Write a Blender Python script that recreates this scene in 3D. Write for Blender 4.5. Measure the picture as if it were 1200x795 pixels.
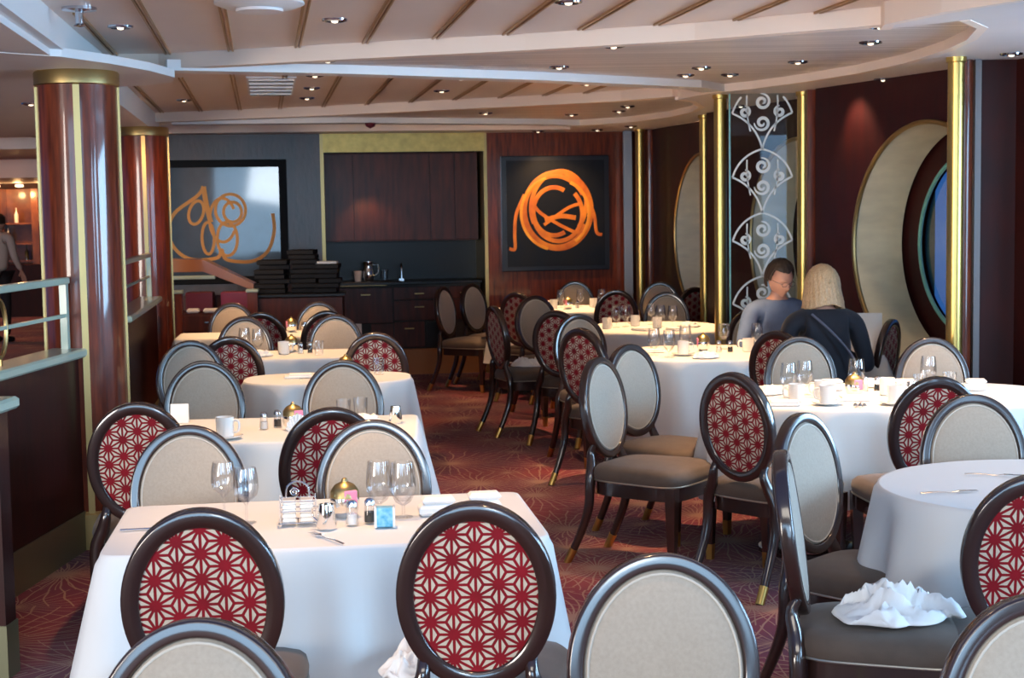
import bpy, bmesh, math, random
from mathutils import Vector, Matrix
random.seed(4)
R = math.radians; PI = math.pi
sc = bpy.context.scene
for o in list(bpy.data.objects): bpy.data.objects.remove(o)
COL = sc.collection
# ---------------- camera
F = 1800.0
pitch = math.atan(150.5/F); roll = R(0.9)
cam = bpy.data.objects.new('camera', bpy.data.cameras.new('camera')); COL.objects.link(cam)
cam.data.sensor_width = 36; cam.data.lens = 36*F/1200; cam.data.clip_end = 200
cam.data.dof.use_dof = True; cam.data.dof.focus_distance = 5.0; cam.data.dof.aperture_fstop = 11
fwd = Vector((0, math.cos(pitch), -math.sin(pitch))); r0 = Vector((1, 0, 0)); u0 = r0.cross(fwd)
rr = r0*math.cos(roll)-u0*math.sin(roll); uu = u0*math.cos(roll)+r0*math.sin(roll)
M = Matrix((rr, uu, -fwd)).transposed().to_4x4(); M.translation = Vector((0, 0, 1.69)); cam.matrix_world = M
sc.camera = cam
# ---------------- world, daylight and added fill, exposure
w = bpy.data.worlds.new('dusk'); sc.world = w; w.use_nodes = True
bg = w.node_tree.nodes['Background']; bg.inputs[0].default_value = (0.14, 0.40, 1.0, 1); bg.inputs[1].default_value = .35
sc.view_settings.view_transform = 'Standard'; sc.view_settings.look = 'None'; sc.view_settings.exposure = 0.5
sc.view_settings.gamma = 1; sc.view_settings.use_curve_mapping = False
def area(name, loc, target, sx, sy, power, color):
    l = bpy.data.lights.new(name, 'AREA'); l.shape = 'RECTANGLE'; l.size = sx; l.size_y = sy; l.energy = power; l.color = color
    o = bpy.data.objects.new(name, l); COL.objects.link(o); o.location = loc
    o.rotation_euler = (Vector(target)-Vector(loc)).to_track_quat('-Z', 'Z').to_euler(); return o
area('window_daylight_stern', (-8.0, -6.0, 1.5), (0, 8, 2.0), 6, 2.6, 1000, (1.0, 0.92, 0.84))  # unseen warm fill, added low behind left to lift the ceiling
area('window_daylight_middle', (-.6, -6.4, 1.9), (-.2, 8, 1.9), 9, 2.5, 370, (0.42, 0.70, 1.0))
area('gallery_window_daylight', (0, -6.3, 6.4), (0, 6, .8), 10, 2.4, 330, (1.0, 0.90, 0.76))  # added warm fill high behind the camera, not a known window
area('window_daylight_right', (4.5, -3.4, 1.9), (-4, -2.6, 1.9), 5.0, 2.4, 170, (0.40, 0.68, 1.0))
area('window_daylight_glint', (1.3, -6.0, 2.5), (-2.6, 16, 1.9), 1.3, 1.1, 60, (0.85, 0.93, 1.0))
for k, (x, y) in enumerate(((4.5, 1.2), (4.5, 4.0), (4.5, 6.9))):
    o = area('porthole_daylight', (x, y, 1.6), (-2.0, y+1.2, 1.2), 1.4, 1.6, 70, (0.40, 0.68, 1.0)); o.data.spread = R(110)
# warm spots (the recessed ceiling lamps over the tables)
def spot(x, y, z, power, color=(1, .60, .30), ang=62, blend=.7, tgt=None):
    l = bpy.data.lights.new('recessed_lamp_light', 'SPOT'); l.energy = power; l.color = color; l.spot_size = R(ang); l.spot_blend = blend; l.shadow_soft_size = .05
    o = bpy.data.objects.new('recessed_lamp_light', l); COL.objects.link(o); o.location = (x, y, z)
    if tgt: o.rotation_euler = (Vector(tgt)-Vector((x, y, z))).to_track_quat('-Z', 'Y').to_euler()
    return o
for x, y, p in ((-.55, 4.75, 50), (-1.0, 6.7, 55), (-1.0, 8.7, 60), (-1.5, 10.3, 65), (-1.9, 12.0, 80), (1.75, 5.4, 14), (1.45, 7.4, 115), (2.2, 7.5, 60),
                (1.2, 9.8, 130), (1.15, 12.1, 120), (.55, 14.5, 120), (0, 6.2, 30), (-.2, 9.6, 32), (-.5, 13.4, 40), (.2, 3.2, 16)):
    spot(x, y, 2.46, p*1.9)
# ---------------- materials
def mat(name, col, rough=.5, metal=0, coat=0, coat_r=.1, spec=.5, sheen=0, emit=None, es=0, noise=0, nscale=20, nstretch=(1, 1, 1), bump=0, bscale=80, col2=None, alpha=1, trans=0):
    m = bpy.data.materials.new(name); m.use_nodes = True; nt = m.node_tree; b = nt.nodes['Principled BSDF']
    b.inputs['Base Color'].default_value = (*col, 1); b.inputs['Roughness'].default_value = rough; b.inputs['Metallic'].default_value = metal
    b.inputs['Coat Weight'].default_value = coat; b.inputs['Coat Roughness'].default_value = coat_r; b.inputs['Specular IOR Level'].default_value = spec
    b.inputs['Sheen Weight'].default_value = sheen; b.inputs['Transmission Weight'].default_value = trans
    if emit: b.inputs['Emission Color'].default_value = (*emit, 1); b.inputs['Emission Strength'].default_value = es
    if noise or bump:
        tc = nt.nodes.new('ShaderNodeTexCoord'); mp = nt.nodes.new('ShaderNodeMapping'); mp.inputs['Scale'].default_value = nstretch
        nt.links.new(tc.outputs['Object'], mp.inputs['Vector'])
    if noise:
        n = nt.nodes.new('ShaderNodeTexNoise'); n.inputs['Scale'].default_value = nscale; n.inputs['Detail'].default_value = 5
        nt.links.new(mp.outputs[0], n.inputs['Vector'])
        r = nt.nodes.new('ShaderNodeValToRGB'); c2 = col2 or tuple(c*(1-noise) for c in col)
        r.color_ramp.elements[0].position = .3; r.color_ramp.elements[1].position = .7
        r.color_ramp.elements[0].color = (*c2, 1); r.color_ramp.elements[1].color = (*col, 1)
        nt.links.new(n.outputs['Fac'], r.inputs['Fac']); nt.links.new(r.outputs['Color'], b.inputs['Base Color'])
    if bump:
        n = nt.nodes.new('ShaderNodeTexNoise'); n.inputs['Scale'].default_value = bscale; n.inputs['Detail'].default_value = 3
        nt.links.new(mp.outputs[0], n.inputs['Vector']); bp = nt.nodes.new('ShaderNodeBump'); bp.inputs['Strength'].default_value = bump; bp.inputs['Distance'].default_value = .004
        nt.links.new(n.outputs['Fac'], bp.inputs['Height']); nt.links.new(bp.outputs[0], b.inputs['Normal'])
    return m
MAHOG = mat('mahogany', (.22, .040, .013), .35, spec=.3, coat=.6, coat_r=.06, noise=.6, nscale=6, nstretch=(6, 6, .6), col2=(.07, .014, .008))
DARKWOOD = mat('dark burgundy veneer', (.040, .006, .005), .42, spec=.2, coat=.07, coat_r=.1, noise=.5, nscale=5, nstretch=(3, 3, .8), col2=(.024, .006, .006), bump=.15, bscale=6)
CABWOOD = mat('cabinet veneer', (.10, .020, .012), .5, coat=.15, coat_r=.2, spec=.3, noise=.5, nscale=5, nstretch=(4, 4, .5), col2=(.04, .01, .009))
FRAME = mat('espresso stained wood', (.028, .009, .005), .5, spec=.25, coat=1, coat_r=.13, noise=.3, nscale=5, nstretch=(1, 1, 1), col2=(.018, .007, .006)); FRAME.node_tree.nodes['Principled BSDF'].inputs['Coat IOR'].default_value = 1.75
BRASS = mat('polished brass', (.66, .45, .14), .33, metal=1)
BRASSD = mat('satin brass', (.46, .34, .15), .38, metal=1)
STEEL = mat('steel', (.72, .72, .74), .22, metal=1)
SILVER = mat('silver', (.85, .82, .78), .1, metal=1)
LINEN = mat('taupe linen', (.385, .325, .26), .9, sheen=.3, noise=.12, nscale=120, bump=.3, bscale=500)
SEAT = mat('taupe seat fabric', (.105, .072, .052), .8, sheen=.15, noise=.2, nscale=18, bump=.2, bscale=400)
PIPE = mat('linen welt', (.52, .47, .40), .8)
NAIL = mat('nailhead trim', (.5, .45, .36), .35, metal=.8)
RED = mat('crimson velvet', (.25, .004, .012), .75, spec=.2, sheen=.12, noise=.35, nscale=8)
CREAM = mat('cream weave', (.54, .46, .36), .8, noise=.1, nscale=90)
CLOTH = mat('white tablecloth', (.72, .715, .70), .85, sheen=.05, bump=.12, bscale=14)
NAPK = mat('white napkin', (.84, .83, .81), .85, bump=.3, bscale=40)
CHINA = mat('white china', (.85, .83, .79), .2, coat=.6)
PLASTER = mat('cream reveal', (.74, .69, .50), .55, noise=.15, nscale=5, nstretch=(1, 1, 3))
CEIL = mat('ceiling paint', (.80, .74, .72), .45, noise=.05, nscale=2)
RISER = mat('ceiling beige trim', (.88, .74, .64), .45)
RISERW = mat('ceiling white trim', (.80, .80, .80), .4)
BATTEN = mat('gold batten', (.46, .27, .12), .35, metal=.6)
VERD = mat('pale green metal', (.36, .46, .38), .35, coat=.4)
VERDD = mat('bronze green base', (.20, .20, .12), .35, metal=.5)
BLACK = mat('black leather folders', (.010, .010, .012), .6, spec=.2)
MOTTLE = mat('mottled shiny veneer', (.045, .010, .008), .4, coat=.6, coat_r=.3, noise=.5, nscale=3, nstretch=(3, 3, 1), col2=(.02, .006, .006), bump=1.0, bscale=9)
STONE = mat('black stone', (.012, .012, .014), .3, spec=.25)
BURG = mat('burgundy plastic', (.13, .008, .022), .4)
PINK = mat('pink packets', (.8, .25, .36), .7)
BLUE = mat('blue tin', (.05, .38, .6), .3, coat=.5, noise=.5, nscale=60, col2=(.35, .7, .85))
SKIN = mat('skin', (.62, .34, .25), .5, noise=.1, nscale=10)
HAIRD = mat('dark brown hair', (.055, .035, .024), .45, noise=.6, nscale=60, nstretch=(5, 5, .6))
HAIRB = mat('blonde hair', (.74, .52, .30), .45, noise=.45, nscale=50, nstretch=(6, 6, .5), col2=(.42, .24, .12))
SHIRT = mat('blue grey shirt', (.10, .16, .30), .8, noise=.25, nscale=9)
SWEAT = mat('black jumper', (.010, .012, .022), .85, sheen=.1, noise=.3, nscale=12)
TROUS = mat('black trousers', (.012, .012, .016), .85)
WSHIRT = mat('pale shirt', (.55, .45, .40), .8)
CHROME = mat('chrome ring', (.55, .55, .58), .15, metal=1)
LAMPON = mat('lamp lens', (1, .9, .8), .3, emit=(1, .78, .55), es=1.2)
GLOWW = mat('warm cove glow', (1, .6, .3), .5, emit=(1, .42, .12), es=1.6)
BAR = mat('bar back warm', (.30, .10, .03), .3, coat=.5, noise=.6, nscale=3, col2=(.08, .02, .01))
BOTTLE = mat('bottle glass', (.06, .05, .02), .1, coat=1)
ETCH = mat('etched frost', (.75, .85, .9), .6)
LTRIM = mat('grey steel strip', (.20, .18, .18), .35, metal=.4)
DARKGREY = mat('dark recess', (.02, .017, .016), .6)
def glassmat(name, tint, refl=1.0, base=.04, rough=0.02):
    m = bpy.data.materials.new(name); m.use_nodes = True; nt = m.node_tree; nt.nodes.remove(nt.nodes['Principled BSDF'])
    out = nt.nodes['Material Output']; t = nt.nodes.new('ShaderNodeBsdfTransparent'); t.inputs[0].default_value = (*tint, 1)
    g = nt.nodes.new('ShaderNodeBsdfGlossy'); g.inputs['Roughness'].default_value = rough; lw = nt.nodes.new('ShaderNodeLayerWeight'); lw.inputs[0].default_value = .35
    ma = nt.nodes.new('ShaderNodeMath'); ma.operation = 'MULTIPLY_ADD'; ma.inputs[1].default_value = refl; ma.inputs[2].default_value = base
    nt.links.new(lw.outputs['Fresnel'], ma.inputs[0]); mx = nt.nodes.new('ShaderNodeMixShader')
    nt.links.new(ma.outputs[0], mx.inputs[0]); nt.links.new(t.outputs[0], mx.inputs[1]); nt.links.new(g.outputs[0], mx.inputs[2]); nt.links.new(mx.outputs[0], out.inputs[0])
    return m
GLASS = glassmat('clear glass', (.98, .985, .99), .34, .04)
PANE = glassmat('partition glass', (.80, .88, .95), .12, .015)
SEAPANE = glassmat('tinted sea window', (.45, .62, .85), .3, .03)
# carpet: firework bursts of thin lines
def carpet():
    m = bpy.data.materials.new('burst carpet'); m.use_nodes = True; nt = m.node_tree; N = nt.nodes.new; L = nt.links.new; b = nt.nodes['Principled BSDF']
    b.inputs['Roughness'].default_value = .95; b.inputs['Specular IOR Level'].default_value = .15; b.inputs['Sheen Weight'].default_value = .1
    tc = N('ShaderNodeTexCoord')
    def math_(op, a, bb=None, c=None):
        n = N('ShaderNodeMath'); n.operation = op
        for i, v in enumerate((a, bb, c)):
            if v is None: continue
            if isinstance(v, (int, float)): n.inputs[i].default_value = v
            else: L(v, n.inputs[i])
        return n.outputs[0]
    def layer(scale, seed, nl):
        mp = N('ShaderNodeMapping'); mp.inputs['Location'].default_value = (seed, seed*1.7, 0); L(tc.outputs['Object'], mp.inputs['Vector'])
        nz = N('ShaderNodeTexNoise'); nz.inputs['Scale'].default_value = 2.2; L(mp.outputs[0], nz.inputs['Vector'])
        va = N('ShaderNodeVectorMath'); va.operation = 'MULTIPLY_ADD'; L(nz.outputs['Color'], va.inputs[0]); va.inputs[1].default_value = (.14, .14, 0); L(mp.outputs[0], va.inputs[2])
        vo = N('ShaderNodeTexVoronoi'); vo.voronoi_dimensions = '2D'; vo.inputs['Scale'].default_value = scale; L(va.outputs[0], vo.inputs['Vector'])
        sub = N('ShaderNodeVectorMath'); sub.operation = 'SUBTRACT'; L(va.outputs[0], sub.inputs[0]); L(vo.outputs['Position'], sub.inputs[1])
        sx = N('ShaderNodeSeparateXYZ'); L(sub.outputs[0], sx.inputs[0])
        an = math_('ARCTAN2', sx.outputs[1], sx.outputs[0]); fr = math_('FRACT', math_('MULTIPLY', an, nl/(2*PI)))
        d = math_('ABSOLUTE', math_('SUBTRACT', fr, .5)); wd = math_('MULTIPLY', d, math_('MULTIPLY', vo.outputs['Distance'], 1/scale*2*PI/nl*scale))
        return math_('LESS_THAN', wd, .0065)
    l1 = layer(1.5, 3.1, 34); l2 = layer(2.3, 8.4, 24)
    li = math_('MAXIMUM', l1, l2)
    nz = N('ShaderNodeTexNoise'); nz.inputs['Scale'].default_value = 1.1; nz.inputs['Detail'].default_value = 2; L(tc.outputs['Object'], nz.inputs['Vector'])
    r = N('ShaderNodeValToRGB'); e = r.color_ramp.elements; e[0].position = .3; e[0].color = (.075, .016, .052, 1); e[1].position = .72; e[1].color = (.24, .030, .026, 1)
    e2 = e.new(.5); e2.color = (.15, .014, .036, 1); L(nz.outputs['Fac'], r.inputs['Fac'])
    mx = N('ShaderNodeMix'); mx.data_type = 'RGBA'; L(math_('MULTIPLY', li, .75), mx.inputs['Factor']); L(r.outputs['Color'], mx.inputs['A']); mx.inputs['B'].default_value = (.34, .21, .15, 1)
    L(mx.outputs['Result'], b.inputs['Base Color'])
    return m
CARPET = carpet()
# plank ceiling
def plank():
    m = mat('plank ceiling', (.78, .71, .68), .4, noise=.12, nscale=3, nstretch=(.12, 8, 1), col2=(.50, .44, .42)); return m
PLANK = plank()
PANEL = mat('peach ceiling panel', (.82, .69, .62), .42, noise=.06, nscale=1.5)
# ---------------- helpers
def link(o, parent=None):
    COL.objects.link(o)
    if parent: o.parent = parent
    return o
def mesh(name, verts, faces, mats, parent=None, smooth=True, midx=None, loc=None, sharp=None):
    me = bpy.data.meshes.new(name); me.from_pydata([tuple(v) for v in verts], [], faces)
    for m in (mats if isinstance(mats, (list, tuple)) else [mats]): me.materials.append(m)
    if midx: me.polygons.foreach_set('material_index', midx)
    bm = bmesh.new(); bm.from_mesh(me); bmesh.ops.recalc_face_normals(bm, faces=bm.faces); bm.to_mesh(me); bm.free()
    if smooth:
        me.shade_smooth()
        me.set_sharp_from_angle(angle=R(sharp or 35))
    me.update(); o = bpy.data.objects.new(name, me); link(o, parent)
    if loc: o.location = loc
    return o
def tag(o, label, cat, group=None, kind=None):
    o['label'] = label; o['category'] = cat
    if group: o['group'] = group
    if kind: o['kind'] = kind
    return o
def empty(name, loc=(0, 0, 0), rz=0):
    o = bpy.data.objects.new(name, None); o.empty_display_size = .1; COL.objects.link(o); o.location = loc; o.rotation_euler = (0, 0, rz); return o
def structure(o, label=None):
    o['kind'] = 'structure'
    if label: o['label'] = label
    return o
def kids(o): return [c for c in bpy.data.objects if c.parent == o]
class MB:
    def __init__(s): s.v = []; s.f = []; s.m = []
    def add(s, vs, fs, mi=0):
        n = len(s.v); s.v += [Vector(v) for v in vs]; s.f += [tuple(i+n for i in f) for f in fs]; s.m += [mi]*len(fs); return s
    def box(s, c, d, mi=0, rz=0, bev=0):
        x, y, z = (k/2 for k in d); cr, sr = math.cos(rz), math.sin(rz)
        if bev:
            b = bev; vs = []; ring = []
            for zz, ins in ((-z, b), (-z+b, 0), (z-b, 0), (z, b)):
                for px, py in ((-x+ins+ (0 if ins else 0), -y+ins), (x-ins, -y+ins), (x-ins, y-ins), (-x+ins, y-ins)):
                    vs.append((c[0]+px*cr-py*sr, c[1]+px*sr+py*cr, c[2]+zz))
            fs = [(3, 2, 1, 0), (12, 13, 14, 15)]
            for k in range(3):
                for j in range(4): a = k*4+j; b2 = k*4+(j+1) % 4; fs.append((a, b2, b2+4, a+4))
            return s.add(vs, fs, mi)
        vs = [(c[0]+px*cr-py*sr, c[1]+px*sr+py*cr, c[2]+pz) for pz in (-z, z) for px, py in ((-x, -y), (x, -y), (x, y), (-x, y))]
        return s.add(vs, [(3, 2, 1, 0), (4, 5, 6, 7), (0, 1, 5, 4), (1, 2, 6, 5), (2, 3, 7, 6), (3, 0, 4, 7)], mi)
    def lathe(s, prof, c=(0, 0, 0), seg=20, mi=0, cap=True):
        vs = [(c[0]+r*math.cos(2*PI*j/seg), c[1]+r*math.sin(2*PI*j/seg), c[2]+z) for r, z in prof for j in range(seg)]
        fs = [(k*seg+j, k*seg+(j+1) % seg, (k+1)*seg+(j+1) % seg, (k+1)*seg+j) for k in range(len(prof)-1) for j in range(seg)]
        if cap:
            if prof[0][0] > .0005: fs.append(tuple(range(seg))[::-1])
            if prof[-1][0] > .0005: fs.append(tuple((len(prof)-1)*seg+j for j in range(seg)))
        return s.add(vs, fs, mi)
    def tube(s, pts, rad, seg=8, mi=0, closed=False, sx=1, sy=1, cap=True):
        pts = [Vector(p) for p in pts]; n = len(pts); rad = rad if isinstance(rad, (list, tuple)) else [rad]*n
        T = []
        for i in range(n):
            a = pts[(i-1) % n] if (closed or i > 0) else pts[i]; b = pts[(i+1) % n] if (closed or i < n-1) else pts[i]
            T.append((b-a).normalized())
        up = Vector((0, 0, 1)) if abs(T[0].z) < .9 else Vector((1, 0, 0)); X = (up-T[0]*up.dot(T[0])).normalized(); vs = []
        for i in range(n):
            X = (X-T[i]*X.dot(T[i])).normalized(); Y = T[i].cross(X)
            for j in range(seg):
                a = 2*PI*j/seg+PI/seg; vs.append(pts[i]+X*math.cos(a)*rad[i]*sx+Y*math.sin(a)*rad[i]*sy)
        fs = [(k*seg+j, k*seg+(j+1) % seg, (k+1)*seg+(j+1) % seg, (k+1)*seg+j) for k in range(n-1) for j in range(seg)]
        if closed: fs += [((n-1)*seg+j, (n-1)*seg+(j+1) % seg, (j+1) % seg, j) for j in range(seg)]
        elif cap: fs += [tuple(range(seg))[::-1], tuple((n-1)*seg+j for j in range(seg))]
        return s.add(vs, fs, mi)
    def prism(s, poly, z0, z1, mi=0, side=None):
        n = len(poly); vs = [(x, y, z0) for x, y in poly]+[(x, y, z1) for x, y in poly]
        s.add(vs, [tuple(range(n))[::-1], tuple(range(n, 2*n))], mi)
        s.m = s.m; base = len(s.v)-2*n
        s.f += [(base+i, base+(i+1) % n, base+n+(i+1) % n, base+n+i) for i in range(n)]; s.m += [mi if side is None else side]*n
        return s
    def build(s, name, mats, parent=None, smooth=True, loc=None, sharp=None):
        return mesh(name, s.v, s.f, mats, parent, smooth, s.m if isinstance(mats, (list, tuple)) else None, loc, sharp)
def smoothpts(pts, n=4):
    pts = [Vector(p) for p in pts]; out = []
    for i in range(len(pts)-1):
        p0 = pts[max(i-1, 0)]; p1 = pts[i]; p2 = pts[i+1]; p3 = pts[min(i+2, len(pts)-1)]
        for k in range(n):
            t = k/n; out.append(.5*((2*p1)+(p2-p0)*t+(2*p0-5*p1+4*p2-p3)*t*t+(3*p1-p0-3*p2+p3)*t**3))
    return out+[pts[-1]]
# ================= SETTING =================
structure(mesh('floor', [(-16, -7, 0), (5, -7, 0), (5, 31, 0), (-16, 31, 0)], [(0, 1, 2, 3)], CARPET, smooth=False))
ZP, ZK, ZC, ZL = 2.50, 2.55, 2.60, 2.43      # perimeter soffit, plank wedges, coffered panels, soffit over the columns
def ceilslab(name, poly, z0, z1, m, side, label):
    return structure(MB().prism(poly, z0, z1, 0, 1).build(name, [m, side], smooth=False), label)
ceilslab('ceiling', [(-16, 4.6), (5, 4.6), (5, 31), (-16, 31)], ZC, 2.75, PANEL, CEIL, 'peach coffered ceiling panels')
curve1 = [(2.03, 6.9), (2.2, 7.2), (2.3, 7.7), (2.33, 8.2), (2.30, 8.9), (2.17, 9.55), (1.97, 10.1), (1.7, 10.65), (1.43, 11.0)]
stripBhi = [(-1.92, 8.62), (-.95, 9.0), (.13, 9.6), (1.30, 10.45)]
stripBlo = [(-1.92, 8.75), (-.99, 9.2), (.13, 9.85), (1.20, 10.66), (1.43, 11.0)]
A = [(-2.3, 8.78), (-1.95, 8.78), (-.91, 8.42), (.11, 8.08), (.95, 7.72), (1.75, 7.2)]
curve0 = [(1.75, 7.2), (1.72, 7.0), (1.86, 6.6), (2.1, 6.2), (2.3, 5.6), (2.4, 4.6)]
Cl = [(-3.1, 13.75), (-1.5, 13.2), (.17, 12.4), (.9, 12.0), (1.27, 11.6)]
curve2 = [(1.27, 11.6), (1.42, 11.9), (1.56, 12.5), (1.57, 13.1), (1.45, 13.8), (1.15, 14.5), (.62, 15.0)]
Dhi = [(-3.0, 13.75), (-1.5, 13.85), (.19, 14.5), (.62, 14.9)]
Dlo = [(-3.0, 13.95), (-1.55, 14.1), (.2, 14.85), (.62, 15.15)]
E_ = [(-3.4, 15.2), (-1.7, 15.35), (-.4, 15.5), (.62, 15.6)]
# plank wedges
ceilslab('ceiling_plank', [(-2.3, 8.78)]+A[1:]+[(2.03, 6.9)]+curve1[1:]+stripBlo[::-1][1:]+[(-2.3, 8.8)], ZK, ZC+.01, PLANK, RISER, 'near fin shaped panel of pale ceiling planks')
ceilslab('ceiling_plank', Cl+curve2[1:]+Dlo[::-1][1:]+[(-3.1, 13.9)], ZK, ZC+.01, PLANK, RISER, 'far fin shaped panel of pale ceiling planks')
# white / beige mouldings
def mould(name, line, w, z0, z1, m, label):
    L = [Vector((*p, 0)) for p in line]; a = []; b = []
    for i, p in enumerate(L):
        t = (L[min(i+1, len(L)-1)]-L[max(i-1, 0)]).normalized(); n = Vector((-t.y, t.x, 0)); a.append((p-n*w/2).to_2d()); b.append((p+n*w/2).to_2d())
    mb = MB(); k = len(a)
    vs = [(q.x, q.y, z) for z in (z0, z1) for q in a+b]; mb.add(vs, [])
    for i in range(k-1):
        mb.f += [(i, i+1, k+i+1, k+i), (2*k+i, 2*k+i+1, 3*k+i+1, 3*k+i), (i, i+1, 2*k+i+1, 2*k+i), (k+i, k+i+1, 3*k+i+1, 3*k+i)]; mb.m += [0]*4
    mb.f += [(0, k, 3*k, 2*k), (k-1, 2*k-1, 4*k-1, 3*k-1)]; mb.m += [0, 0]
    return structure(mb.build(name, m, smooth=False), label)
T_ = [0]
def tname(): T_[0] += 1; return 'trim_%d' % T_[0]
mould(tname(), A, .10, 2.515, ZC+.01, RISER, 'near beige ceiling moulding')
mould(tname(), [(-1.93, 8.74), (-.97, 9.12), (.13, 9.75), (1.25, 10.56), (1.44, 10.9)], .18, 2.50, 2.56, RISERW, 'near white ceiling moulding')
mould(tname(), Cl, .12, 2.52, ZC+.01, RISER, 'far beige ceiling moulding')
mould(tname(), [(-3.0, 13.85), (-1.52, 14.0), (.2, 14.7), (.7, 15.05)], .22, 2.50, 2.56, RISERW, 'far white ceiling moulding')
mould(tname(), curve1, .05, 2.497, ZC, RISER, 'near curved beige ceiling lip')
mould(tname(), curve2, .05, 2.497, ZC, RISER, 'far curved beige ceiling lip')
mould(tname(), curve0, .05, 2.497, ZC+.01, RISER, 'curved lip of the nearest ceiling bay')
# perimeter soffit along the windows and the far wall
right_in = curve0[::-1]+[(2.03, 6.9)]+curve1[1:]+[(1.27, 11.6)]+curve2[1:]
ceilslab('ceiling_soffit', right_in+[(.62, 15.15), (.62, 15.6)]+E_[::-1][1:]+[(-4.8, 15.1), (-4.8, 16.9), (4.9, 16.9), (4.9, 4.6)], ZP, ZC+.01, CEIL, RISER, 'smooth pale ceiling soffit along the window wall')
# left soffit over the columns
Lb = [(-1.72, 4.6), (-1.91, 5.86), (-2.18, 7.72), (-2.3, 8.3)]
bul = [(-2.2+.42*math.cos(a), 7.95+.62*math.sin(a)) for a in [R(k) for k in (-20, 5, 30, 55, 75, 100)]]
ceilslab('ceiling_lip', [(-2.3, 6.9), (-2.05, 7.15), (-1.92, 7.5), (-1.82, 7.9), (-1.78, 8.3), (-1.86, 8.6), (-2.05, 8.78), (-2.4, 8.9)], ZL-.002, ZL+.04, CEIL, RISERW, 'rounded lip of the ceiling over the nearest column')
ceilslab('ceiling_left', [(-16, 4.6)]+Lb+[(-2.34, 8.78)]+[(-2.51, 9.9), (-2.91, 12.4), (-3.2, 14.2), (-16, 14.2)], ZL, ZC+.01, CEIL, RISERW, 'lower pale soffit over the wooden columns')
mould(tname(), [(-1.70, 4.6), (-1.89, 5.86), (-2.16, 7.72), (-2.28, 8.6), (-2.34, 8.78)], .07, ZL+.03, ZC, RISERW, 'white edge of the lower left soffit')
structure(MB().box((-4, -6.9, 2.5), (18, .2, 5)).build('wall_back', DARKWOOD, smooth=False), 'dark wall behind the camera')
structure(MB().box((4.6, -2.8, 2.5), (.1, 8, 5)).build('wall_right_back', DARKWOOD, smooth=False), 'dark side wall behind the camera')
structure(MB().box((-13.5, 0, 2.5), (.2, 14, 5)).build('wall_left_back', DARKWOOD, smooth=False), 'dark side wall far left behind the camera')
structure(MB().box((-2, 4.55, 3.8), (22, .1, 2.5)).build('wall_gallery', PANEL, smooth=False), 'pale front of the upper gallery')
# far left room ceiling steps with warm coves
for (y0, y1, z) in ((14.3, 15.6, 2.52), (17.2, 20.2, 2.46), (22.5, 26.0, 2.28)):
    structure(MB().box((-10, (y0+y1)/2, (z+2.62)/2), (11, y1-y0, 2.62-z)).build('ceiling_step', CEIL, smooth=False), 'stepped ceiling band in the left room, %.1f m deep' % (y1-y0))
# gold battens on the panels
bats = [(-2.41, 8.67), (-2.27, 8.69), (-1.9, 8.7), (-1.53, 8.60), (-1.14, 8.45), (-.76, 8.3), (-.38, 8.15), (-.01, 8.02), (.37, 7.85), (.74, 7.7), (1.11, 7.55), (1.46, 7.33)]
def batten(x, y, ylo, m=BATTEN):
    d = Vector((-.16, 1, 0)).normalized(); L = (y-ylo); a = Vector((x, y, ZC-.004)); b = a-d*L; mb = MB()
    for s in (-.012, .012): mb.box(((a+b)/2)+Vector((s, 0, 0)), (.010, L, .014), rz=math.atan2(.16, 1))
    structure(mb.build(tname(), m, smooth=False), 'gold batten across the ceiling panels')
for x, y in bats[2:]: batten(x, y, 4.65)
batten(-2.2, 8.72, 6.9)
for (x0, y0), (x1, y1) in zip([(-3.04, 13.6), (-2.68, 13.5), (-2.32, 13.4), (-1.96, 13.3), (-1.57, 13.15), (-1.19, 13.0), (-.81, 12.8), (-.44, 12.6), (-.07, 12.45), (.28, 12.3), (.6, 12.1)], [(-2.52, 10.3), (-2.13, 10.2), (-1.79, 9.2), (-1.45, 9.2), (-1.1, 9.4), (-.75, 9.6), (-.4, 9.8), (-.05, 10.05), (.3, 10.3), (.65, 10.6), (.9, 10.9)]):
    batten(x0, y0, y1)
for x in (-2.9, -2.2, -1.5, -.8, -.1): batten(x, 15.3, 14.3)
# far wall line: Y = 16.08 + .16 x
WR = math.atan2(.16, 1)
def fw(x, off=0): return Vector((x+off*math.sin(WR), 16.08+.16*x-off*math.cos(WR), 0))      # off = metres in front of the wall
def fbox(mb, x0, x1, z0, z1, t0, t1, mi=0, bev=0):
    c = fw((x0+x1)/2, (t0+t1)/2); return mb.box((c.x, c.y, (z0+z1)/2), ((x1-x0)/math.cos(WR), t1-t0, z1-z0), mi, WR, bev)
structure(fbox(MB(), -4.1, -1.93, 0, 2.6, -.1, 0).build('wall_far', MOTTLE, smooth=False), 'dark glossy far wall behind the service station')
structure(fbox(MB(), -.26, 1.75, 0, 2.6, -.1, 0).build('wall_far_right', MAHOG, smooth=False), 'red brown far wall with the painting')
structure(fbox(MB(), -1.93, -.26, 0, 2.6, -.75, -.65).build('wall_niche', STONE, smooth=False), 'black back of the pantry niche')
for x, nm in ((-1.93, 'trim_niche_left'), (-.27, 'trim_niche_right')):
    structure(fbox(MB(), x, x+.035, 0, 2.5, -.65, .02).build(tname(), BRASSD, smooth=False), 'brass edge of the pantry niche')
structure(fbox(MB(), -1.9, -.26, 2.31, 2.5, -.02, .03).build(tname(), mat('gold lintel', (.62, .47, .16), .4, metal=.7, noise=.3, nscale=12), smooth=False), 'gold lintel over the pantry niche')
structure(fbox(MB(), -1.9, -.26, 0, .26, -.3, -.05).build(tname(), mat('amber kick board', (.42, .17, .05), .5), smooth=False), 'amber base board of the pantry niche')
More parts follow.
